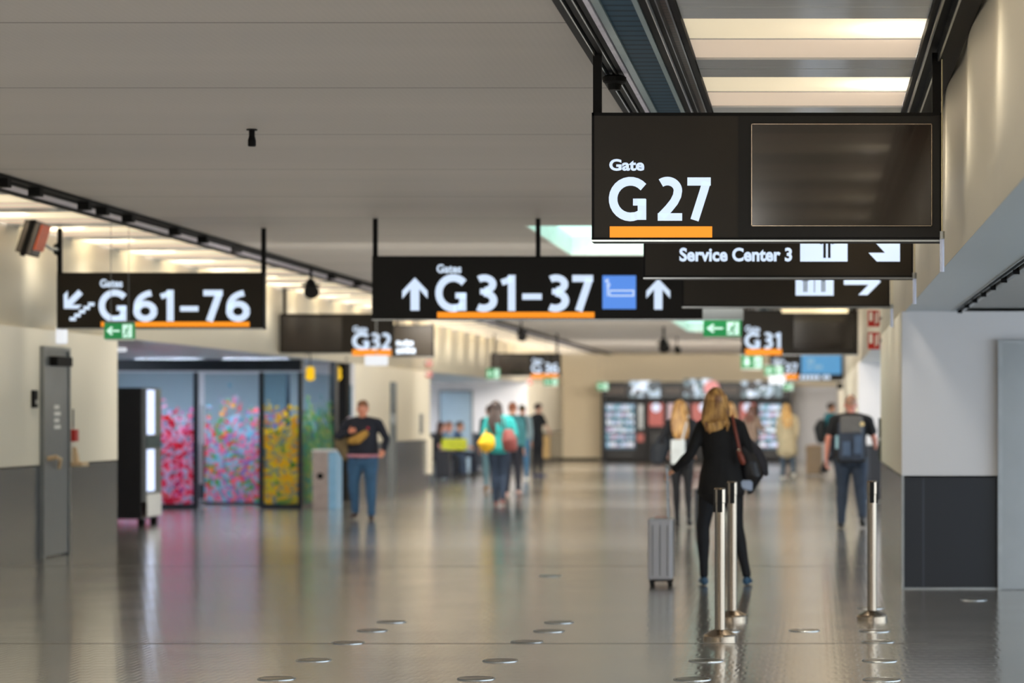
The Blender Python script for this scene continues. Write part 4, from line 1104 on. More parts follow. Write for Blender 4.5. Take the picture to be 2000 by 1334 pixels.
def person(label, px, py, H=1.7, rot=0.0, wid=1.0, pose=None, skin=(205,150,125), top=None, sleeve='long', trousers=(30,34,44), shoe=(40,40,44),
           hair=None, voxel=.012, group=None, hem=.92, flare=0.0, depth=None, face=False, x=None, sit=False, collar=None, hemband=None, leggings=False, belly=0.0):
    d = depth or GY(py); X = PX(px, d) if x is None else x
    voxel = max(voxel, .00026*d)
    root = thing('person', label, 'person', (X, d, 0))
    if group: root['group'] = group
    k = H/1.7
    P = dict(hipL=(-.085, 0, .90), kneeL=(-.095, .015, .49), ankL=(-.10, 0, .085), toeL=(-.115, .15, .03),
             hipR=(.085, 0, .90), kneeR=(.095, .015, .49), ankR=(.10, 0, .085), toeR=(.115, .15, .03),
             shL=(-.17, 0, 1.385), elL=(-.21, -.02, 1.11), wrL=(-.20, .04, .87),
             shR=(.17, 0, 1.385), elR=(.21, -.02, 1.11), wrR=(.20, .04, .87),
             pelvis=(0, 0, .95), chest=(0, 0, 1.28), neck=(0, .005, 1.44), head=(0, .03, 1.585), hdL=(0, .25, -1), hdR=(0, .25, -1), sdL=(.4, 1, 0), sdR=(-.4, 1, 0), curlL=.45, curlR=.45)
    P.update(pose or {})
    V = {a: Vector(b) if isinstance(b, tuple) else b for a, b in P.items()}
    for n_ in ('shL', 'shR', 'elL', 'elR'):
        V[n_] = Vector((V[n_].x*wid, V[n_].y, V[n_].z)) if (not pose or n_ not in pose) else V[n_]
    pv, ch, nk, hd = V['pelvis'], V['chest'], V['neck'], V['head']
    mid = (pv+ch)/2
    def torso(bm, t, z0=None, fl=0, arms='long', full=True):
        w_ = wid
        secs = [(*(pv+Vector((0, 0, -.06))), .155*w_+t, .105*w_+t+belly*.3), (*(pv+Vector((0, 0, .04))), .158*w_+t, .108*w_+t+belly*.8), (*(mid+Vector((0, 0, -.02))), .135*w_+t+belly*.6, .092*w_+t+belly), (*(ch+Vector((0, 0, -.06))), .148*w_+t, .105*w_+t+belly*.4), (*(ch+Vector((0, 0, .05))), .155*w_+t, .108*w_+t), (*(ch+Vector((0, 0, .115))), .12*w_+t, .08*w_+t)]
        if z0 is not None:
            drop = Vector((0, 0, z0-pv.z))
            secs = [(*(pv+drop), .165*w_+t+fl, .115*w_+t+fl)]+([] if drop.z > -.08 else [(*(pv+drop*.5), .162*w_+t+fl*.6, .112*w_+t+fl*.6)])+secs[1:]
        ring_loft(bm, secs, n=20)
        ring_loft(bm, [(*V['shL'], .055+t, .055+t), (*((V['shL']+V['shR'])/2+Vector((0, 0, .03))), .07+t, .07+t), (*V['shR'], .055+t, .055+t)], xdir=(0, 1, 0), n=12)
    def arm(bm, s_, t, part='long'):
        sh, el, wr = V['sh'+s_], V['el'+s_], V['wr'+s_]
        aw = .9+.35*(wid-1)*2
        up = (el-sh)
        if part == 'short':
            limb(bm, [(sh, .052*aw+t), (sh+up*.3, .05*aw+t), (sh+up*.62, .05*aw+t+.006)])
            return
        fo = wr-el
        limb(bm, [(sh, .05*aw+t), (sh+up*.4, .047*aw+t), (el, .038*aw+t), (el+fo*.3, .039*aw+t), (wr-fo*.06, .025*aw+t)])
    def leg(bm, s_, t, down=1.0):
        hp, kn, an = V['hip'+s_], V['knee'+s_], V['ank'+s_]
        th, sh = kn-hp, an-kn; lw = .25+.75*wid
        limb(bm, [(hp+Vector((0, 0, .03)), .083*lw+t), (hp+th*.35, .08*lw+t), (hp+th*.75, .06*lw+t), (kn, .052*lw+t), (kn+sh*.28, .053*lw+t), (kn+sh*.7, .037*lw+t), (an, .034*lw+t)])
    def scale(bm):
        bmesh.ops.transform(bm, matrix=Matrix.Scale(k, 4), verts=bm.verts); return bm
    tone = mat('skin_%d_%d_%d' % skin, skin, .5, var=.05, scale=20)
    # body
    bm = BM(); torso(bm, -.012)
    for s_ in 'LR':
        arm(bm, s_, -.004); leg(bm, s_, -.008)
        an, to = V['ank'+s_], V['toe'+s_]
        ring_loft(bm, [(*(an+Vector((0, -.01, -.03))), .024, .024), (*((an+to)/2+Vector((0, 0, -.01))), .026, .018), (*(to*.8+an*.2), .02, .012)], n=10)
        hand_bm(bm, V['wr'+s_], V['hd'+s_], V['sd'+s_], V['curl'+s_])
    limb(bm, [(nk-Vector((0, 0, .05)), .058*(.7+.3*wid)), (nk+(hd-nk)*.35, .052*(.7+.3*wid)), (hd-Vector((0, .01, .03)), .055)])
    ball(bm, hd+Vector((0, -.012, .02)), .074, .092, .098)
    ball(bm, hd+Vector((0, .025, -.045)), .055, .062, .065)
    ball(bm, hd+Vector((0, .055, -.092)), .024, .022, .02)
    limb(bm, [(hd+Vector((0, .082, .012)), .009), (hd+Vector((0, .10, -.02)), .0135), (hd+Vector((0, .096, -.028)), .014)], 8)
    for sx in (-1, 1): ball(bm, hd+Vector((sx*.077, -.008, -.008)), .011, .02, .032)
    ball(bm, hd+Vector((0, .086, -.058)), .022, .008, .006); ball(bm, hd+Vector((0, .078, .035)), .05, .014, .012)
    fuse('body', scale(bm), min(voxel, max(.009, .0002*d)), tone, root, smooth=3)
    if face:
        for sx in (-1, 1):
            e = obj('eye', lathe(tuple((hd+Vector((sx*.031, .079, .008)))*k), [(.002, -.011*k), (.009*k, -.006*k), (.0115*k, 0), (.009*k, .006*k), (.002, .011*k)], 12), mat('eye_white', (225,220,215), .3), root, world=False, smooth=True)
            p_ = (hd+Vector((sx*.031, .0865, .008)))*k
            obj('iris', C((p_.x, p_.y, p_.z), (p_.x, p_.y+.006*k, p_.z), .005*k, n=10), mat('iris_brown', (50,34,26), .2), e, world=False)
        ph = hd+Vector((0, .0905, -.058)); bm = BM(); ball(bm, ph*k, .022*k, .006*k, .005*k); obj('lips', bm, mat('lips', (170,90,85), .4), root, world=False, smooth=True)
    # clothes
    tc = top[0]; tm = mat('cloth_%d_%d_%d' % tc, tc, .85, var=.12, scale=14, bump=.15)
    bm = BM(); torso(bm, .012, hem, flare)
    for s_ in 'LR': arm(bm, s_, .010, sleeve)
    fuse(top[1], scale(bm), voxel, tm, root, rough=.006)
    pm = mat('cloth_%d_%d_%d' % trousers, trousers, .8, var=.14, scale=12, bump=.15)
    bm = BM()
    ring_loft(bm, [(*(pv+Vector((0, 0, -.10))), .145*wid, .105*wid), (*(pv+Vector((0, 0, .05))), .15*wid, .105*wid+belly*.5)], n=18)
    for s_ in 'LR': leg(bm, s_, .002 if leggings else .014)
    fuse('leggings' if leggings else 'trousers', scale(bm), voxel, pm, root, rough=.001 if leggings else .006)
    sm = mat('shoe_%d_%d_%d' % shoe, shoe, .5, var=.1)
    for s_ in 'LR':
        an, to = V['ank'+s_], V['toe'+s_]; bm = BM()
        dr_ = (to-an); dr_.z = 0; dr_ = dr_.normalized() if dr_.length > .02 else Vector((0, 1, 0))
        lift = (to-an).z
        heel = an-dr_*.045+Vector((0, 0, -.045)); tip = to
        ring_loft(bm, [(*heel, .034, .036), (*((heel+tip)/2+Vector((0, 0, .006))), .042, .034), (*tip, .038, .024)], xdir=(dr_.y, -dr_.x, 0), n=14)
        obj('shoe', scale(bm), sm, root, world=False, smooth=True)
    if collar:
        cm = mat('cloth_%d_%d_%d' % collar, collar, .8, var=.1)
        bm = BM()
        for i in range(14):
            a, b = 2*PI*i/14, 2*PI*(i+1)/14
            f_ = lambda q: nk+Vector((math.cos(q)*.085, math.sin(q)*.075-.0, -.015-.045*max(0, math.sin(q))))
            limb(bm, [(f_(a), .028), (f_(b), .028)], 8)
        limb(bm, [(nk+Vector((.06, .07, -.06)), .03), (nk+Vector((.10, .115, -.17)), .035)], 8); limb(bm, [(nk+Vector((-.06, .07, -.06)), .03), (nk+Vector((-.09, .115, -.14)), .03)], 8)
        fuse('collar', scale(bm), .012, cm, root)
    if hemband:
        hm = mat('cloth_%d_%d_%d' % hemband, hemband, .8, var=.1); bm = BM(); q = pv+Vector((0, 0, hem-pv.z))
        ring_loft(bm, [(*(q-Vector((0, 0, .03))), .17*wid+.016, .118*wid+.016+belly), (*(q+Vector((0, 0, .01))), .17*wid+.016, .118*wid+.016+belly)], n=20, cap=False)
        obj('hem_band', scale(bm), hm, root, world=False, smooth=True)
    # hair
    if hair:
        style, c1, c2 = hair
        hm = mat('hair_%d_%d_%d' % c1, c1, .45, rgb2=c2, scale=9, stretch=(3.2, 3.2, .7), bump=.4)
        bm = BM()
        if style == 'short':
            ball(bm, hd+Vector((0, -.026, .038)), .081, .094, .092); ball(bm, hd+Vector((0, .02, .07)), .072, .075, .055)
            fuse('hair', scale(bm), voxel*.8, hm, root, rough=.004)
        elif style == 'cropped':
            ball(bm, hd+Vector((0, -.022, .032)), .0765, .088, .09)
            fuse('hair', scale(bm), voxel*.8, hm, root, rough=.001)
        else:
            ln = {'long': .36, 'mid': .25, 'verylong': .42}[style]
            ball(bm, hd+Vector((0, -.024, .036)), .088, .10, .096)
            secs = [(*(hd+Vector((0, -.05, .04))), .088, .055), (*(hd+Vector((0, -.075, -.08))), .10, .055), (*(hd+Vector((.0, -.095, -.18))), .105, .05), (*(hd+Vector((.01, -.12, -.18-(ln-.18)*.6))), .10, .04), (*(hd+Vector((.02, -.125, -ln))), .055, .028)]
            ring_loft(bm, secs, n=16)
            for i_ in range(7):
                a_ = -.095+.032*i_; l2 = ln*(.8+.22*random.random())
                limb(bm, [(hd+Vector((a_*.7, -.085, -.05)), .026), (hd+Vector((a_, -.12, -.17)), .026), (hd+Vector((a_*1.05+.01, -.145, -l2*.8)), .02), (hd+Vector((a_*.8+.03*random.random(), -.14, -l2-.03)), .009)], 8)
            for sx in (-1, 1):
                limb(bm, [(hd+Vector((sx*.07, .01, .05)), .03), (hd+Vector((sx*.09, -.005, -.06)), .033), (hd+Vector((sx*.10, -.02, -.16)), .03), (hd+Vector((sx*.095, -.05, -.23)), .018)], 8)
            fuse('hair', scale(bm), voxel*.8, hm, root, smooth=3, rough=.005)
    root.rotation_euler = (0, 0, rot)
    root['h'] = H
    return root, V, k
def wp(root, v, k=1.0):
    """point of a figure in the hall"""
    a = root.rotation_euler.z; v = Vector(v)*k
    return Vector((root.location.x+v.x*math.cos(a)-v.y*math.sin(a), root.location.y+v.x*math.sin(a)+v.y*math.cos(a), v.z))

BLOND = ((112,66,34), (222,172,98))
# woman with the suitcase
w1, V1, k1 = person('blonde woman seen from behind in a black cardigan, pulling the grey suitcase', 1408, 1143, 1.715, 0, 1.08,
    dict(hipL=(-.095,0,.90), kneeL=(-.155,.01,.49), ankL=(-.145,-.02,.085), toeL=(-.165,.12,.03), hipR=(.095,0,.90), kneeR=(.14,.01,.49), ankR=(.225,-.02,.085), toeR=(.235,.12,.03),
         shL=(-.165,0,1.37), elL=(-.265,-.06,1.13), wrL=(-.405,.0,.995), hdL=(-.55,.25,-.35), sdL=(0,1,.35), curlL=1.0,
         shR=(.165,0,1.37), elR=(.25,.02,1.12), wrR=(.23,.16,1.0), hdR=(-.2,1,.1), sdR=(-.3,.2,1), curlR=.9, head=(-.045,.03,1.585)),
    top=((16,15,17), 'cardigan'), trousers=(17,19,26), shoe=(44,84,116), hair=('mid', *BLOND), voxel=.008, hem=.80, flare=.02, leggings=True, skin=(214,156,126))
# her shirt tail, bag and jacket
D1 = w1.location.y
bm = BM(); 
q = P4(D1, 1443, 938, 1470, 957)
box(bm, q[0], q[1], D1-.06, D1+.06, q[2]+.02, q[3])
for v in bm.verts:
    if v.co.z < q[2]+.05 and v.co.x > (q[0]+q[1])/2: v.co.x += .0; v.co.z -= .03
bmesh.ops.bevel(bm, geom=list(bm.edges), offset=.012, segments=2, affect='EDGES')
sh_ = obj('shirt_tail', bm, mat('light_blue_shirt', (176,190,214), .8, bump=.2), w1)
def W1(px, py, dy=0.0): return Vector((PX(px, D1), D1+dy, PZ(py, D1)))
bag = thing('shoulder_bag', 'black leather shoulder bag with red-brown strap on the blonde woman in black', 'bag', tuple(W1(1470, 965)))
bm = BM()
ring_loft(bm, [(*W1(1452, 872, .02), .05, .05), (*W1(1464, 905, .02), .09, .08), (*W1(1470, 930, .02), .10, .085), (*W1(1464, 953, .02), .045, .05)], n=16)
fuse('bag_body', bm, .01, mat('black_leather', (24,24,30), .4, bump=.3, scale=20), bag, rough=.008, world=True)
bm = BM(); limb(bm, [(W1(1431, 812, -.12), .012), (W1(1437, 840, -.135), .014), (W1(1444, 872, -.14), .013), (W1(1447, 885, -.13), .014)], 8)
obj('strap', bm, mat('red_brown_leather', (128,56,38), .45), bag, smooth=True)
bm = BM(); limb(bm, [(W1(1443, 880, -.13), .018), (W1(1448, 892, -.13), .026), (W1(1452, 903, -.12), .024)], 8)
obj('strap_pad', bm, mat('red_brown_leather', (128,56,38), .45), bag, smooth=True)
obj('buckle', C(W1(1444, 878, -.15), W1(1444, 878, -.14), .012, n=12), M['steel'], bag)
jk = thing('jacket', 'dark jacket slung over the shoulder bag at the arm of the blonde woman', 'jacket', tuple(W1(1485, 930)))
bm = BM(); ring_loft(bm, [(*W1(1451, 858, .05), .05, .05), (*W1(1470, 885, .06), .085, .06), (*W1(1484, 908, .06), .085, .055), (*W1(1497, 926, .06), .03, .03)], n=14)
limb(bm, [(W1(1480, 905, .08), .05), (W1(1470, 945, .08), .045), (W1(1463, 962, .08), .03)])
fuse('cloth', bm, .01, mat('dark_jacket', (46,44,50), .8, bump=.2), jk, rough=.012, world=True)
# suitcase
def suitcase(label, px, py, dd, wpx, hpx, thick, rgb, handle=None, name='suitcase'):
    x = PX(px, dd); W_ = wpx*dd/F; H_ = hpx*dd/F
    t = thing(name, label, 'suitcase', (x, dd, 0))
    cm = mat('case_%d_%d_%d' % rgb, rgb, .35, var=.04, scale=3)
    bm = rbox(x-W_/2, x+W_/2, dd-thick/2, dd+thick/2, .055, .055+H_, .035, 4)
    obj('shell', bm, cm, t, smooth=False)
    bm = BM()
    for s_ in (-.3, 0, .3): box(bm, x+s_*W_-.003, x+s_*W_+.003, dd-thick/2-.003, dd-thick/2+.01, .09, H_)
    obj('rib', bm, mat('case_seam', (90,92,96), .4), t)
    obj('zip_band', B(x-W_/2-.002, x+W_/2+.002, dd-.006, dd+.006, .08, H_+.02), M['rubber'], t)
    bm = BM(); box(bm, x-W_*.4, x+W_*.4, dd-thick*.42, dd+thick*.42, .04, .06)
    obj('base_plate', bm, M['rubber'], t)
    for sx in (-1, 1):
        for sy in (-1, 1):
            wh = obj('wheel_fork', B(x+sx*W_*.36-.018, x+sx*W_*.36+.018, dd+sy*thick*.36-.015, dd+sy*thick*.36+.015, .025, .06), M['rubber'], t)
            obj('wheel', C((x+sx*W_*.36-.012, dd+sy*thick*.36, .025), (x+sx*W_*.36+.012, dd+sy*thick*.36, .025), .025, n=18), M['rubber'], wh)
    obj('carry_handle', rbox(x-W_*.25, x+W_*.25, dd-.03, dd-.01, .055+H_, .055+H_+.022, .006), mat('pink_grey_handle', (190,160,150), .4), t)
    if handle:
        hx, hz = handle
        for s_ in (-.05, .05):
            obj('handle_tube', C((x+W_*.3, dd+s_, H_*.97), (hx, dd+s_, hz), .009, n=10), M['alu'], t)
        obj('grip', rbox(hx-.015, hx+.015, dd-.065, dd+.065, hz-.012, hz+.014, .006), M['greyp'], t)
    return t
hw_ = wp(w1, V1['wrL'], k1)
suitcase('grey hard-shell suitcase with extended handle held by the blonde woman', 1291.5, 1148, D1+.04, 48, 118, .36, (178,178,184), (PX(1303, D1), 1.035))
# woman with white tote
w2, V2, k2 = person('blonde woman in a dark jacket with white tote bag, walking ahead of the grey suitcase', 1331, 1030, 1.67, 0, .95,
    dict(kneeL=(-.07,.02,.49), ankL=(-.06,.05,.085), toeL=(-.07,.2,.03), kneeR=(.09,-.0,.49), ankR=(.11,-.14,.13), toeR=(.11,-.02,.04),
         elL=(-.26,-.06,1.15), wrL=(-.20,.1,1.05), elR=(.24,-.04,1.14), wrR=(.16,.12,1.05), head=(-.02,.03,1.585)),
    top=((26,28,36), 'jacket'), trousers=(20,21,27), shoe=(24,24,28), hair=('verylong', (130,82,44), (226,178,108)), hem=.93, leggings=True)
D2 = w2.location.y
tb = thing('tote_bag', 'white tote bag on the shoulder of the walking blonde woman', 'bag', (PX(1325, D2), D2-.2, PZ(905, D2)))
a, c, e, g = P4(D2, 1312, 858, 1340, 906)
bm = rbox(a, c, D2-.26, D2-.17, e, g, .03, 3)
obj('bag_body', bm, mat('white_canvas', (214,220,224), .7), tb)
bm = BM(); limb(bm, [(Vector((PX(1333, D2), D2-.2, PZ(862, D2))), .012), (Vector((PX(1341, D2), D2-.13, PZ(830, D2))), .012), (Vector((PX(1344, D2), D2-.03, PZ(812, D2))), .012)], 8)
obj('strap', bm, mat('white_canvas', (214,220,224), .7), tb, smooth=True)
jt = thing('jacket', 'dark quilted coat carried over the arm of the woman with white tote', 'jacket', (PX(1285, D2), D2, PZ(905, D2)))
bm = BM(); ring_loft(bm, [(PX(1298, D2), D2, PZ(856, D2), .08, .07), (PX(1288, D2), D2, PZ(880, D2), .12, .08), (PX(1283, D2), D2, PZ(900, D2), .10, .07)], n=14)
fuse('cloth', bm, .014, mat('dark_quilt', (34,40,50), .7, bump=.3), jt, rough=.015, world=True)
bl = suitcase('small dark trolley case half hidden behind the blonde woman in black', 1369, 1000, 34.0, 24, 66, .25, (40,46,56))
# second blonde further on, mostly hidden
w3, _, _ = person('blonde traveller mostly hidden behind the shoulder of the woman in black', 1424, 1000, 1.66, 0, .95, dict(kneeR=(.09,.1,.5)), top=((70,66,62), 'coat'), trousers=(30,32,40), hair=('mid', (150,98,52), (232,186,120)), depth=36.5)
# brown coat
w4, _, _ = person('traveller in a mottled brown coat standing before the red machine', 1468, 940, 1.68, -.5, 1.0, dict(elR=(.22,.1,1.15), wrR=(.16,.25,1.2)), top=((110,92,82), 'coat'), trousers=(40,48,60), hair=('mid', (60,34,28), (96,56,44)), depth=56, hem=.75)
# cream coat blonde
w5, _, _ = person('blonde woman in a cream coat with long hair, walking towards the grey end wall', 1538, 935, 1.72, .15, 1.1, dict(kneeR=(.1,-.03,.5), ankR=(.12,-.2,.16), toeR=(.12,-.1,.05), head=(-.03,.03,1.585)), top=((178,164,138), 'coat'), trousers=(60,74,92), shoe=(214,210,205), hair=('verylong', (150,104,58), (232,186,116)), depth=58.5, hem=.62, flare=.05)
# man in teal jacket
w6, V6, k6 = person('man in a teal jacket with dark backpack pulling a brown suitcase', 1622, 925, 1.76, -1.0, 1.0, dict(kneeL=(-.1,.14,.50), ankL=(-.1,.25,.1), toeL=(-.1,.4,.05), kneeR=(.1,-.02,.5), ankR=(.1,-.3,.18), toeR=(.1,-.2,.05), elR=(.2,-.12,1.12), wrR=(.2,-.25,.9)), top=((30,110,125), 'jacket'), trousers=(34,38,52), skin=(196,140,112), hair=('short', (44,32,28), (70,50,40)), depth=61)
suitcase('brown suitcase trailing behind the man in the teal jacket', 1590, 915, 61.6, 32, 56, .4, (150,124,96))
t = thing('backpack', 'dark rounded backpack on the man in the teal jacket', 'backpack', (PX(1602, 61), 60.9, 1.0))
bm = BM(); ring_loft(bm, [(PX(1604, 61), 60.95, PZ(858, 61), .13, .15), (PX(1602, 61), 60.95, PZ(836, 61), .16, .17), (PX(1605, 61), 60.95, PZ(826, 61), .12, .13)], n=14)
fuse('pack', bm, .016, mat('dark_pack', (26,30,36), .6), t, world=True)
# man with the big backpack
w7, V7, k7 = person('broad man in black t-shirt and dark blue trousers walking away with a backpack', 1662, 1032, 1.74, .05, 1.28,
    dict(hipL=(-.10,0,.90), kneeL=(-.105,.06,.49), ankL=(-.12,.03,.085), toeL=(-.14,.19,.03), hipR=(.10,0,.90), kneeR=(.12,-.03,.5), ankR=(.13,-.24,.17), toeR=(.14,-.17,.045),
         elL=(-.29,.0,1.14), wrL=(-.31,.1,.88), elR=(.30,.0,1.14), wrR=(.33,.2,1.03), hdR=(-.1,1,.1), sdR=(-.4,.2,.9), curlL=.9),
    top=((22,22,26), 'tshirt'), sleeve='short', trousers=(36,48,66), shoe=(34,34,38), skin=(214,142,124), hair=('cropped', (150,110,90), (176,134,110)), voxel=.01, belly=.02)
D7 = w7.location.y
bp = thing('backpack', 'grey and blue hiking backpack worn by the broad man in black t-shirt', 'backpack', (PX(1662, D7), D7-.25, PZ(900, D7)))
def bx7(px0, py0, px1, py1, y0, y1, r=.03): 
    a, c, e, g = P4(D7, px0, py0, px1, py1); return rbox(a, c, D7+y0, D7+y1, e, g, r, 3)
obj('main_pack', bx7(1637, 822, 1686, 899, -.34, -.15, .06), mat('pack_navy', (44,54,72), .7, bump=.3), bp)
obj('top_lid', bx7(1640, 812, 1684, 846, -.36, -.14, .05), mat('pack_grey', (96,94,94), .7, bump=.3), bp)
obj('front_pocket', bx7(1645, 862, 1661, 890, -.38, -.33, .02), mat('pack_blue', (66,84,110), .7), bp)
obj('front_pocket', bx7(1667, 850, 1681, 886, -.38, -.33, .02), mat('pack_blue', (66,84,110), .7), bp)
obj('bottle', C((PX(1636, D7), D7-.2, PZ(876, D7)), (PX(1636, D7), D7-.2, PZ(850, D7)), .032, n=14), mat('pale_bottle', (150,190,205), .3), bp)
obj('hip_belt', bx7(1633, 892, 1690, 902, -.3, -.12, .02), M['rubber'], bp)
obj('badge', C((PX(1683, D7), D7-.37, PZ(828, D7)), (PX(1683, D7), D7-.345, PZ(828, D7)), .028, n=16), mat('cream_badge', (230,205,150), .5), bp)
for px in (1644, 1682):
    bm = BM(); limb(bm, [(Vector((PX(px, D7), D7-.17, PZ(822, D7))), .02), (Vector((PX(px, D7), D7-.02, PZ(812, D7))), .022), (Vector((PX(px, D7), D7+.1, PZ(828, D7))), .02)], 8)
    obj('strap', bm, M['rubber'], bp, smooth=True)
ph = thing('phone', 'dark phone in the lowered hand of the broad man with backpack', 'phone', tuple(wp(w7, (-.31,.16,.76), k7)))
p_ = wp(w7, (-.31,.16,.78), k7); obj('phone_body', rbox(p_.x-.035, p_.x+.035, p_.y-.005, p_.y+.005, p_.z-.06, p_.z+.06, .004), M['blackgl'], ph)
# man facing the camera
w8, V8, k8 = person('heavy man in navy hooded jacket and jeans walking towards the camera', 709, 1016, 1.68, PI, 1.3,
    dict(hipL=(-.10,0,.90), hipR=(.10,0,.90), kneeL=(-.12,.05,.49), ankL=(-.12,.0,.085), toeL=(-.14,.15,.03), kneeR=(.13,-.0,.5), ankR=(.13,-.12,.12), toeR=(.15,.02,.05),
         elR=(.36,.06,1.18), wrR=(.16,.22,1.26), hdR=(-.8,.2,.25), sdR=(0,.2,1), elL=(-.33,-.04,1.16), wrL=(-.31,.1,.98), hdL=(.1,.9,-.4), curlR=.9),
    top=((24,28,42), 'hooded_jacket'), trousers=(46,84,118), shoe=(60,44,38), skin=(214,140,112), hair=('short', (110,70,46), (140,92,60)), face=True, collar=(196,40,66), hemband=(190,130,145), voxel=.01, belly=.04, hem=.93)
D8 = w8.location.y
t = thing('backpack', 'olive brown backpack slung on the shoulder of the heavy man in jeans', 'backpack', (PX(668, D8), D8+.1, PZ(902, D8)))
bm = BM(); ring_loft(bm, [(PX(677, D8), D8+.05, PZ(892, D8), .08, .09), (PX(668, D8), D8+.08, PZ(868, D8), .13, .12), (PX(668, D8), D8+.1, PZ(845, D8), .10, .10)], n=14)
fuse('pack', bm, .014, mat('olive_fabric', (112,96,66), .8, bump=.3), t, rough=.012, world=True)
bm = BM(); limb(bm, [(Vector((PX(668, D8), D8+.05, PZ(842, D8))), .02), (Vector((PX(672, D8), D8-.03, PZ(826, D8))), .02), (Vector((PX(683, D8), D8+.02, PZ(815, D8))), .02)], 8); obj('strap', bm, mat('pale_strap', (170,160,175), .6), t, smooth=True)
t = thing('pouch', 'mustard pouch held against the chest of the heavy man', 'pouch', (PX(704, D8), D8-.3, PZ(868, D8)))
bm = BM(); ring_loft(bm, [(PX(690, D8), D8-.27, PZ(862, D8), .05, .04), (PX(705, D8), D8-.29, PZ(858, D8), .07, .05), (PX(722, D8), D8-.27, PZ(845, D8), .05, .04)], n=12); fuse('pouch_body', bm, .012, mat('mustard_fabric', (168,128,56), .8), t, world=True)
obj('tag_strip', rbox(PX(733, D8), PX(741, D8), D8-.26, D8-.24, PZ(846, D8), PZ(826, D8), .005), mat('pink_print', (214,90,130), .7), w8) if False else None
# teal woman
w9, V9, k9 = person('woman with long dark hair and turquoise top carrying yellow and maroon bags', 975, 988, 1.70, 0, 1.12,
    dict(kneeL=(-.07,.02,.49), ankL=(-.05,.0,.085), toeL=(-.06,.14,.03), kneeR=(.07,-.0,.49), ankR=(.06,-.10,.12), toeR=(.06,.02,.04), head=(-.06,.03,1.585), elL=(-.25,-.02,1.14), wrL=(-.23,.12,.98), elR=(.27,.0,1.16), wrR=(.22,.12,1.02)),
    top=((44,160,158), 'top'), trousers=(38,52,72), shoe=(120,70,64), hair=('verylong', (30,24,22), (62,46,40)), hem=.93, flare=.02)
D9 = w9.location.y
t = thing('yellow_bag', 'bright yellow bag at the side of the woman in turquoise', 'bag', (PX(955, D9), D9-.2, PZ(882, D9)))
bm = BM(); ring_loft(bm, [(PX(957, D9), D9-.16, PZ(876, D9), .12, .06), (PX(952, D9), D9-.18, PZ(866, D9), .15, .08), (PX(957, D9), D9-.16, PZ(853, D9), .11, .06)], n=14); fuse('bag_body', bm, .014, mat('yellow_fabric', (238,184,24), .6), t, world=True)
bm = BM(); limb(bm, [(Vector((PX(948, D9), D9-.15, PZ(855, D9))), .012), (Vector((PX(951, D9), D9-.1, PZ(838, D9))), .012), (Vector((PX(960, D9), D9-.12, PZ(852, D9))), .012)], 8); obj('handle', bm, mat('yellow_fabric', (238,184,24), .6), t, smooth=True)
t = thing('maroon_bag', 'maroon shoulder bag on the back of the woman in turquoise', 'bag', (PX(998, D9), D9-.25, PZ(880, D9)))
bm = BM(); ring_loft(bm, [(PX(1000, D9), D9-.2, PZ(876, D9), .12, .07), (PX(998, D9), D9-.22, PZ(860, D9), .13, .08), (PX(995, D9), D9-.2, PZ(842, D9), .09, .05)], n=14); fuse('bag_body', bm, .014, mat('maroon_leather', (132,66,62), .5), t, world=True)
bm = BM(); limb(bm, [(Vector((PX(990, D9), D9-.17, PZ(845, D9))), .012), (Vector((PX(986, D9), D9-.13, PZ(815, D9))), .012)], 8); obj('strap', bm, mat('dark_strap', (70,50,44), .5), t, smooth=True)
# companions beyond
person('traveller in black trousers walking just beyond the woman in turquoise', 1001, 965, 1.70, 0, 1.0, dict(ankR=(.12,-.1,.12)), top=((60,120,128), 'top'), trousers=(24,26,38), hair=('short', (120,70,50), (150,92,66)), shoe=(190,150,140), depth=46.5)
w10, _, _ = person('slim traveller in blue jeans with a dark backpack beyond the woman in turquoise', 1020, 940, 1.70, 0, .95, {}, top=((120,140,150), 'shirt'), trousers=(50,96,132), hair=('short', (34,30,20), (70,60,30)), shoe=(214,218,220), depth=57.5)
t = thing('backpack', 'dark navy backpack on the slim traveller in blue jeans', 'backpack', (PX(1019, 57.5), 57.2, 1.1))
bm = BM(); ring_loft(bm, [(PX(1019, 57.5), 57.35, 1.08, .14, .1), (PX(1019, 57.5), 57.33, 1.3, .15, .11), (PX(1019, 57.5), 57.36, 1.42, .1, .08)], n=14); fuse('pack', bm, .016, mat('navy_pack', (34,42,54), .7), t, world=True)
w11, _, _ = person('dark-haired traveller in black top and trousers near the beige end wall', 1050, 932, 1.74, -.7, .9, dict(elR=(.2,.1,1.15), wrR=(.12,.25,1.1)), top=((20,22,28), 'top'), trousers=(20,22,30), hair=('short', (40,26,24), (66,40,36)), sleeve='short', skin=(206,160,140), shoe=(40,60,110), depth=60.5)
t = tag(obj('paper_bag', rbox(PX(1061, 60.5), PX(1074, 60.5), 60.4, 60.6, .45, .98, .01), mat('tan_paper', (178,146,96), .7)), 'tan paper bag carried next to the traveller in black', 'bag')
person('traveller in light jeans striding behind the woman in turquoise', 957, 965, 1.66, .3, .9, dict(kneeL=(-.09,-.05,.5), ankL=(-.12,-.28,.16), toeL=(-.13,-.18,.04), kneeR=(.09,.12,.5), ankR=(.09,.2,.09), toeR=(.09,.34,.03)), top=((50,80,84), 'top'), trousers=(96,134,150), hair=('short', (50,36,30), (80,56,44)), shoe=(150,110,60), depth=49)

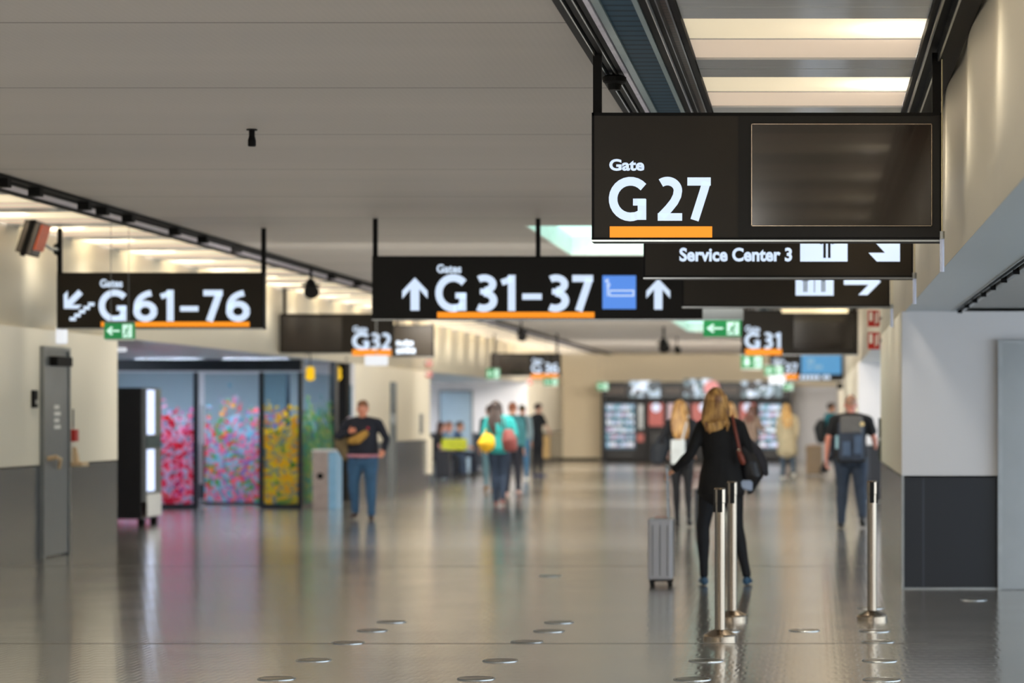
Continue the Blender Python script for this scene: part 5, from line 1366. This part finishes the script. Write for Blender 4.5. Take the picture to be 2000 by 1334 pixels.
# seated travellers and their bench
def bench(y0, n):
    t = thing('bench', 'dark row bench with steel legs in the seating bay, under the seated travellers', 'bench', (-8.75, y0+n*.3, 0))
    for i in range(n):
        ya = y0+i*.62
        obj('seat', rbox(-9.05, -8.55, ya, ya+.56, .40, .46, .02), M['black'], t)
        bm = rbox(-9.12, -9.07, ya, ya+.56, .48, .88, .02); obj('backrest', bm, M['black'], t)
    obj('beam', B(-8.86, -8.78, y0, y0+n*.62, .33, .39), M['alu'], t)
    for yy in (y0+.2, y0+n*.62-.2): obj('leg', B(-9.0, -8.6, yy, yy+.05, 0, .34), M['alu'], t)
bench(59.2, 6)
def seated(label, x, y, top, trousers, hair, **kw):
    pose = dict(pelvis=(0,0,.55), hipL=(-.09,.02,.52), hipR=(.09,.02,.52), kneeL=(-.11,.42,.50), kneeR=(.11,.42,.50), ankL=(-.1,.47,.085), ankR=(.1,.40,.085), toeL=(-.1,.62,.03), toeR=(.1,.55,.03),
                chest=(0,.03,.88), shL=(-.17,.02,.99), shR=(.17,.02,.99), neck=(0,.05,1.05), head=(0,.09,1.19), elL=(-.22,.08,.73), elR=(.22,.08,.73), wrL=(-.12,.3,.66), wrR=(.12,.3,.68), hdL=(.3,1,-.1), hdR=(-.3,1,-.1), sdL=(.6,0,1), sdR=(-.6,0,1))
    return person(label, 0, 0, 1.7, -PI/2, 1.0, pose, top=top, trousers=trousers, hair=hair, depth=y, x=x, hem=.5, **kw)
seated('seated woman with dark brown hair and black vest at the near end of the bench', -8.75, 59.5, ((26,26,32), 'vest'), (28,32,42), ('mid', (60,34,26), (92,52,40)), sleeve='short', skin=(220,160,145))
seated('seated traveller in pale blue shirt behind the woman with yellow-green bag', -8.75, 60.7, ((120,150,176), 'shirt'), (60,76,100), ('short', (120,80,60), (150,104,80)), sleeve='short', skin=(214,150,130))
seated('seated traveller in dark blue at the far end of the bench', -8.75, 62.6, ((70,92,124), 'top'), (34,42,60), ('short', (60,44,38), (88,66,54)), sleeve='short')
t = thing('lime_bag', 'lime yellow bag on the lap of the seated woman', 'bag', (-8.3, 59.4, .60))
obj('bag_body', rbox(-8.62, -8.05, 59.2, 59.5, .66, .92, .05, 3), mat('lime_fabric', (200,204,44), .6), t)
obj('zip_band', B(-8.5, -8.1, 59.195, 59.202, .78, .795), M['rubber'], t)
suitcase('dark trolley case standing in front of the seated woman', 866, 934, 58.5, 28, 52, .3, (34,36,44))
bpy.data.scenes.remove(TMP)
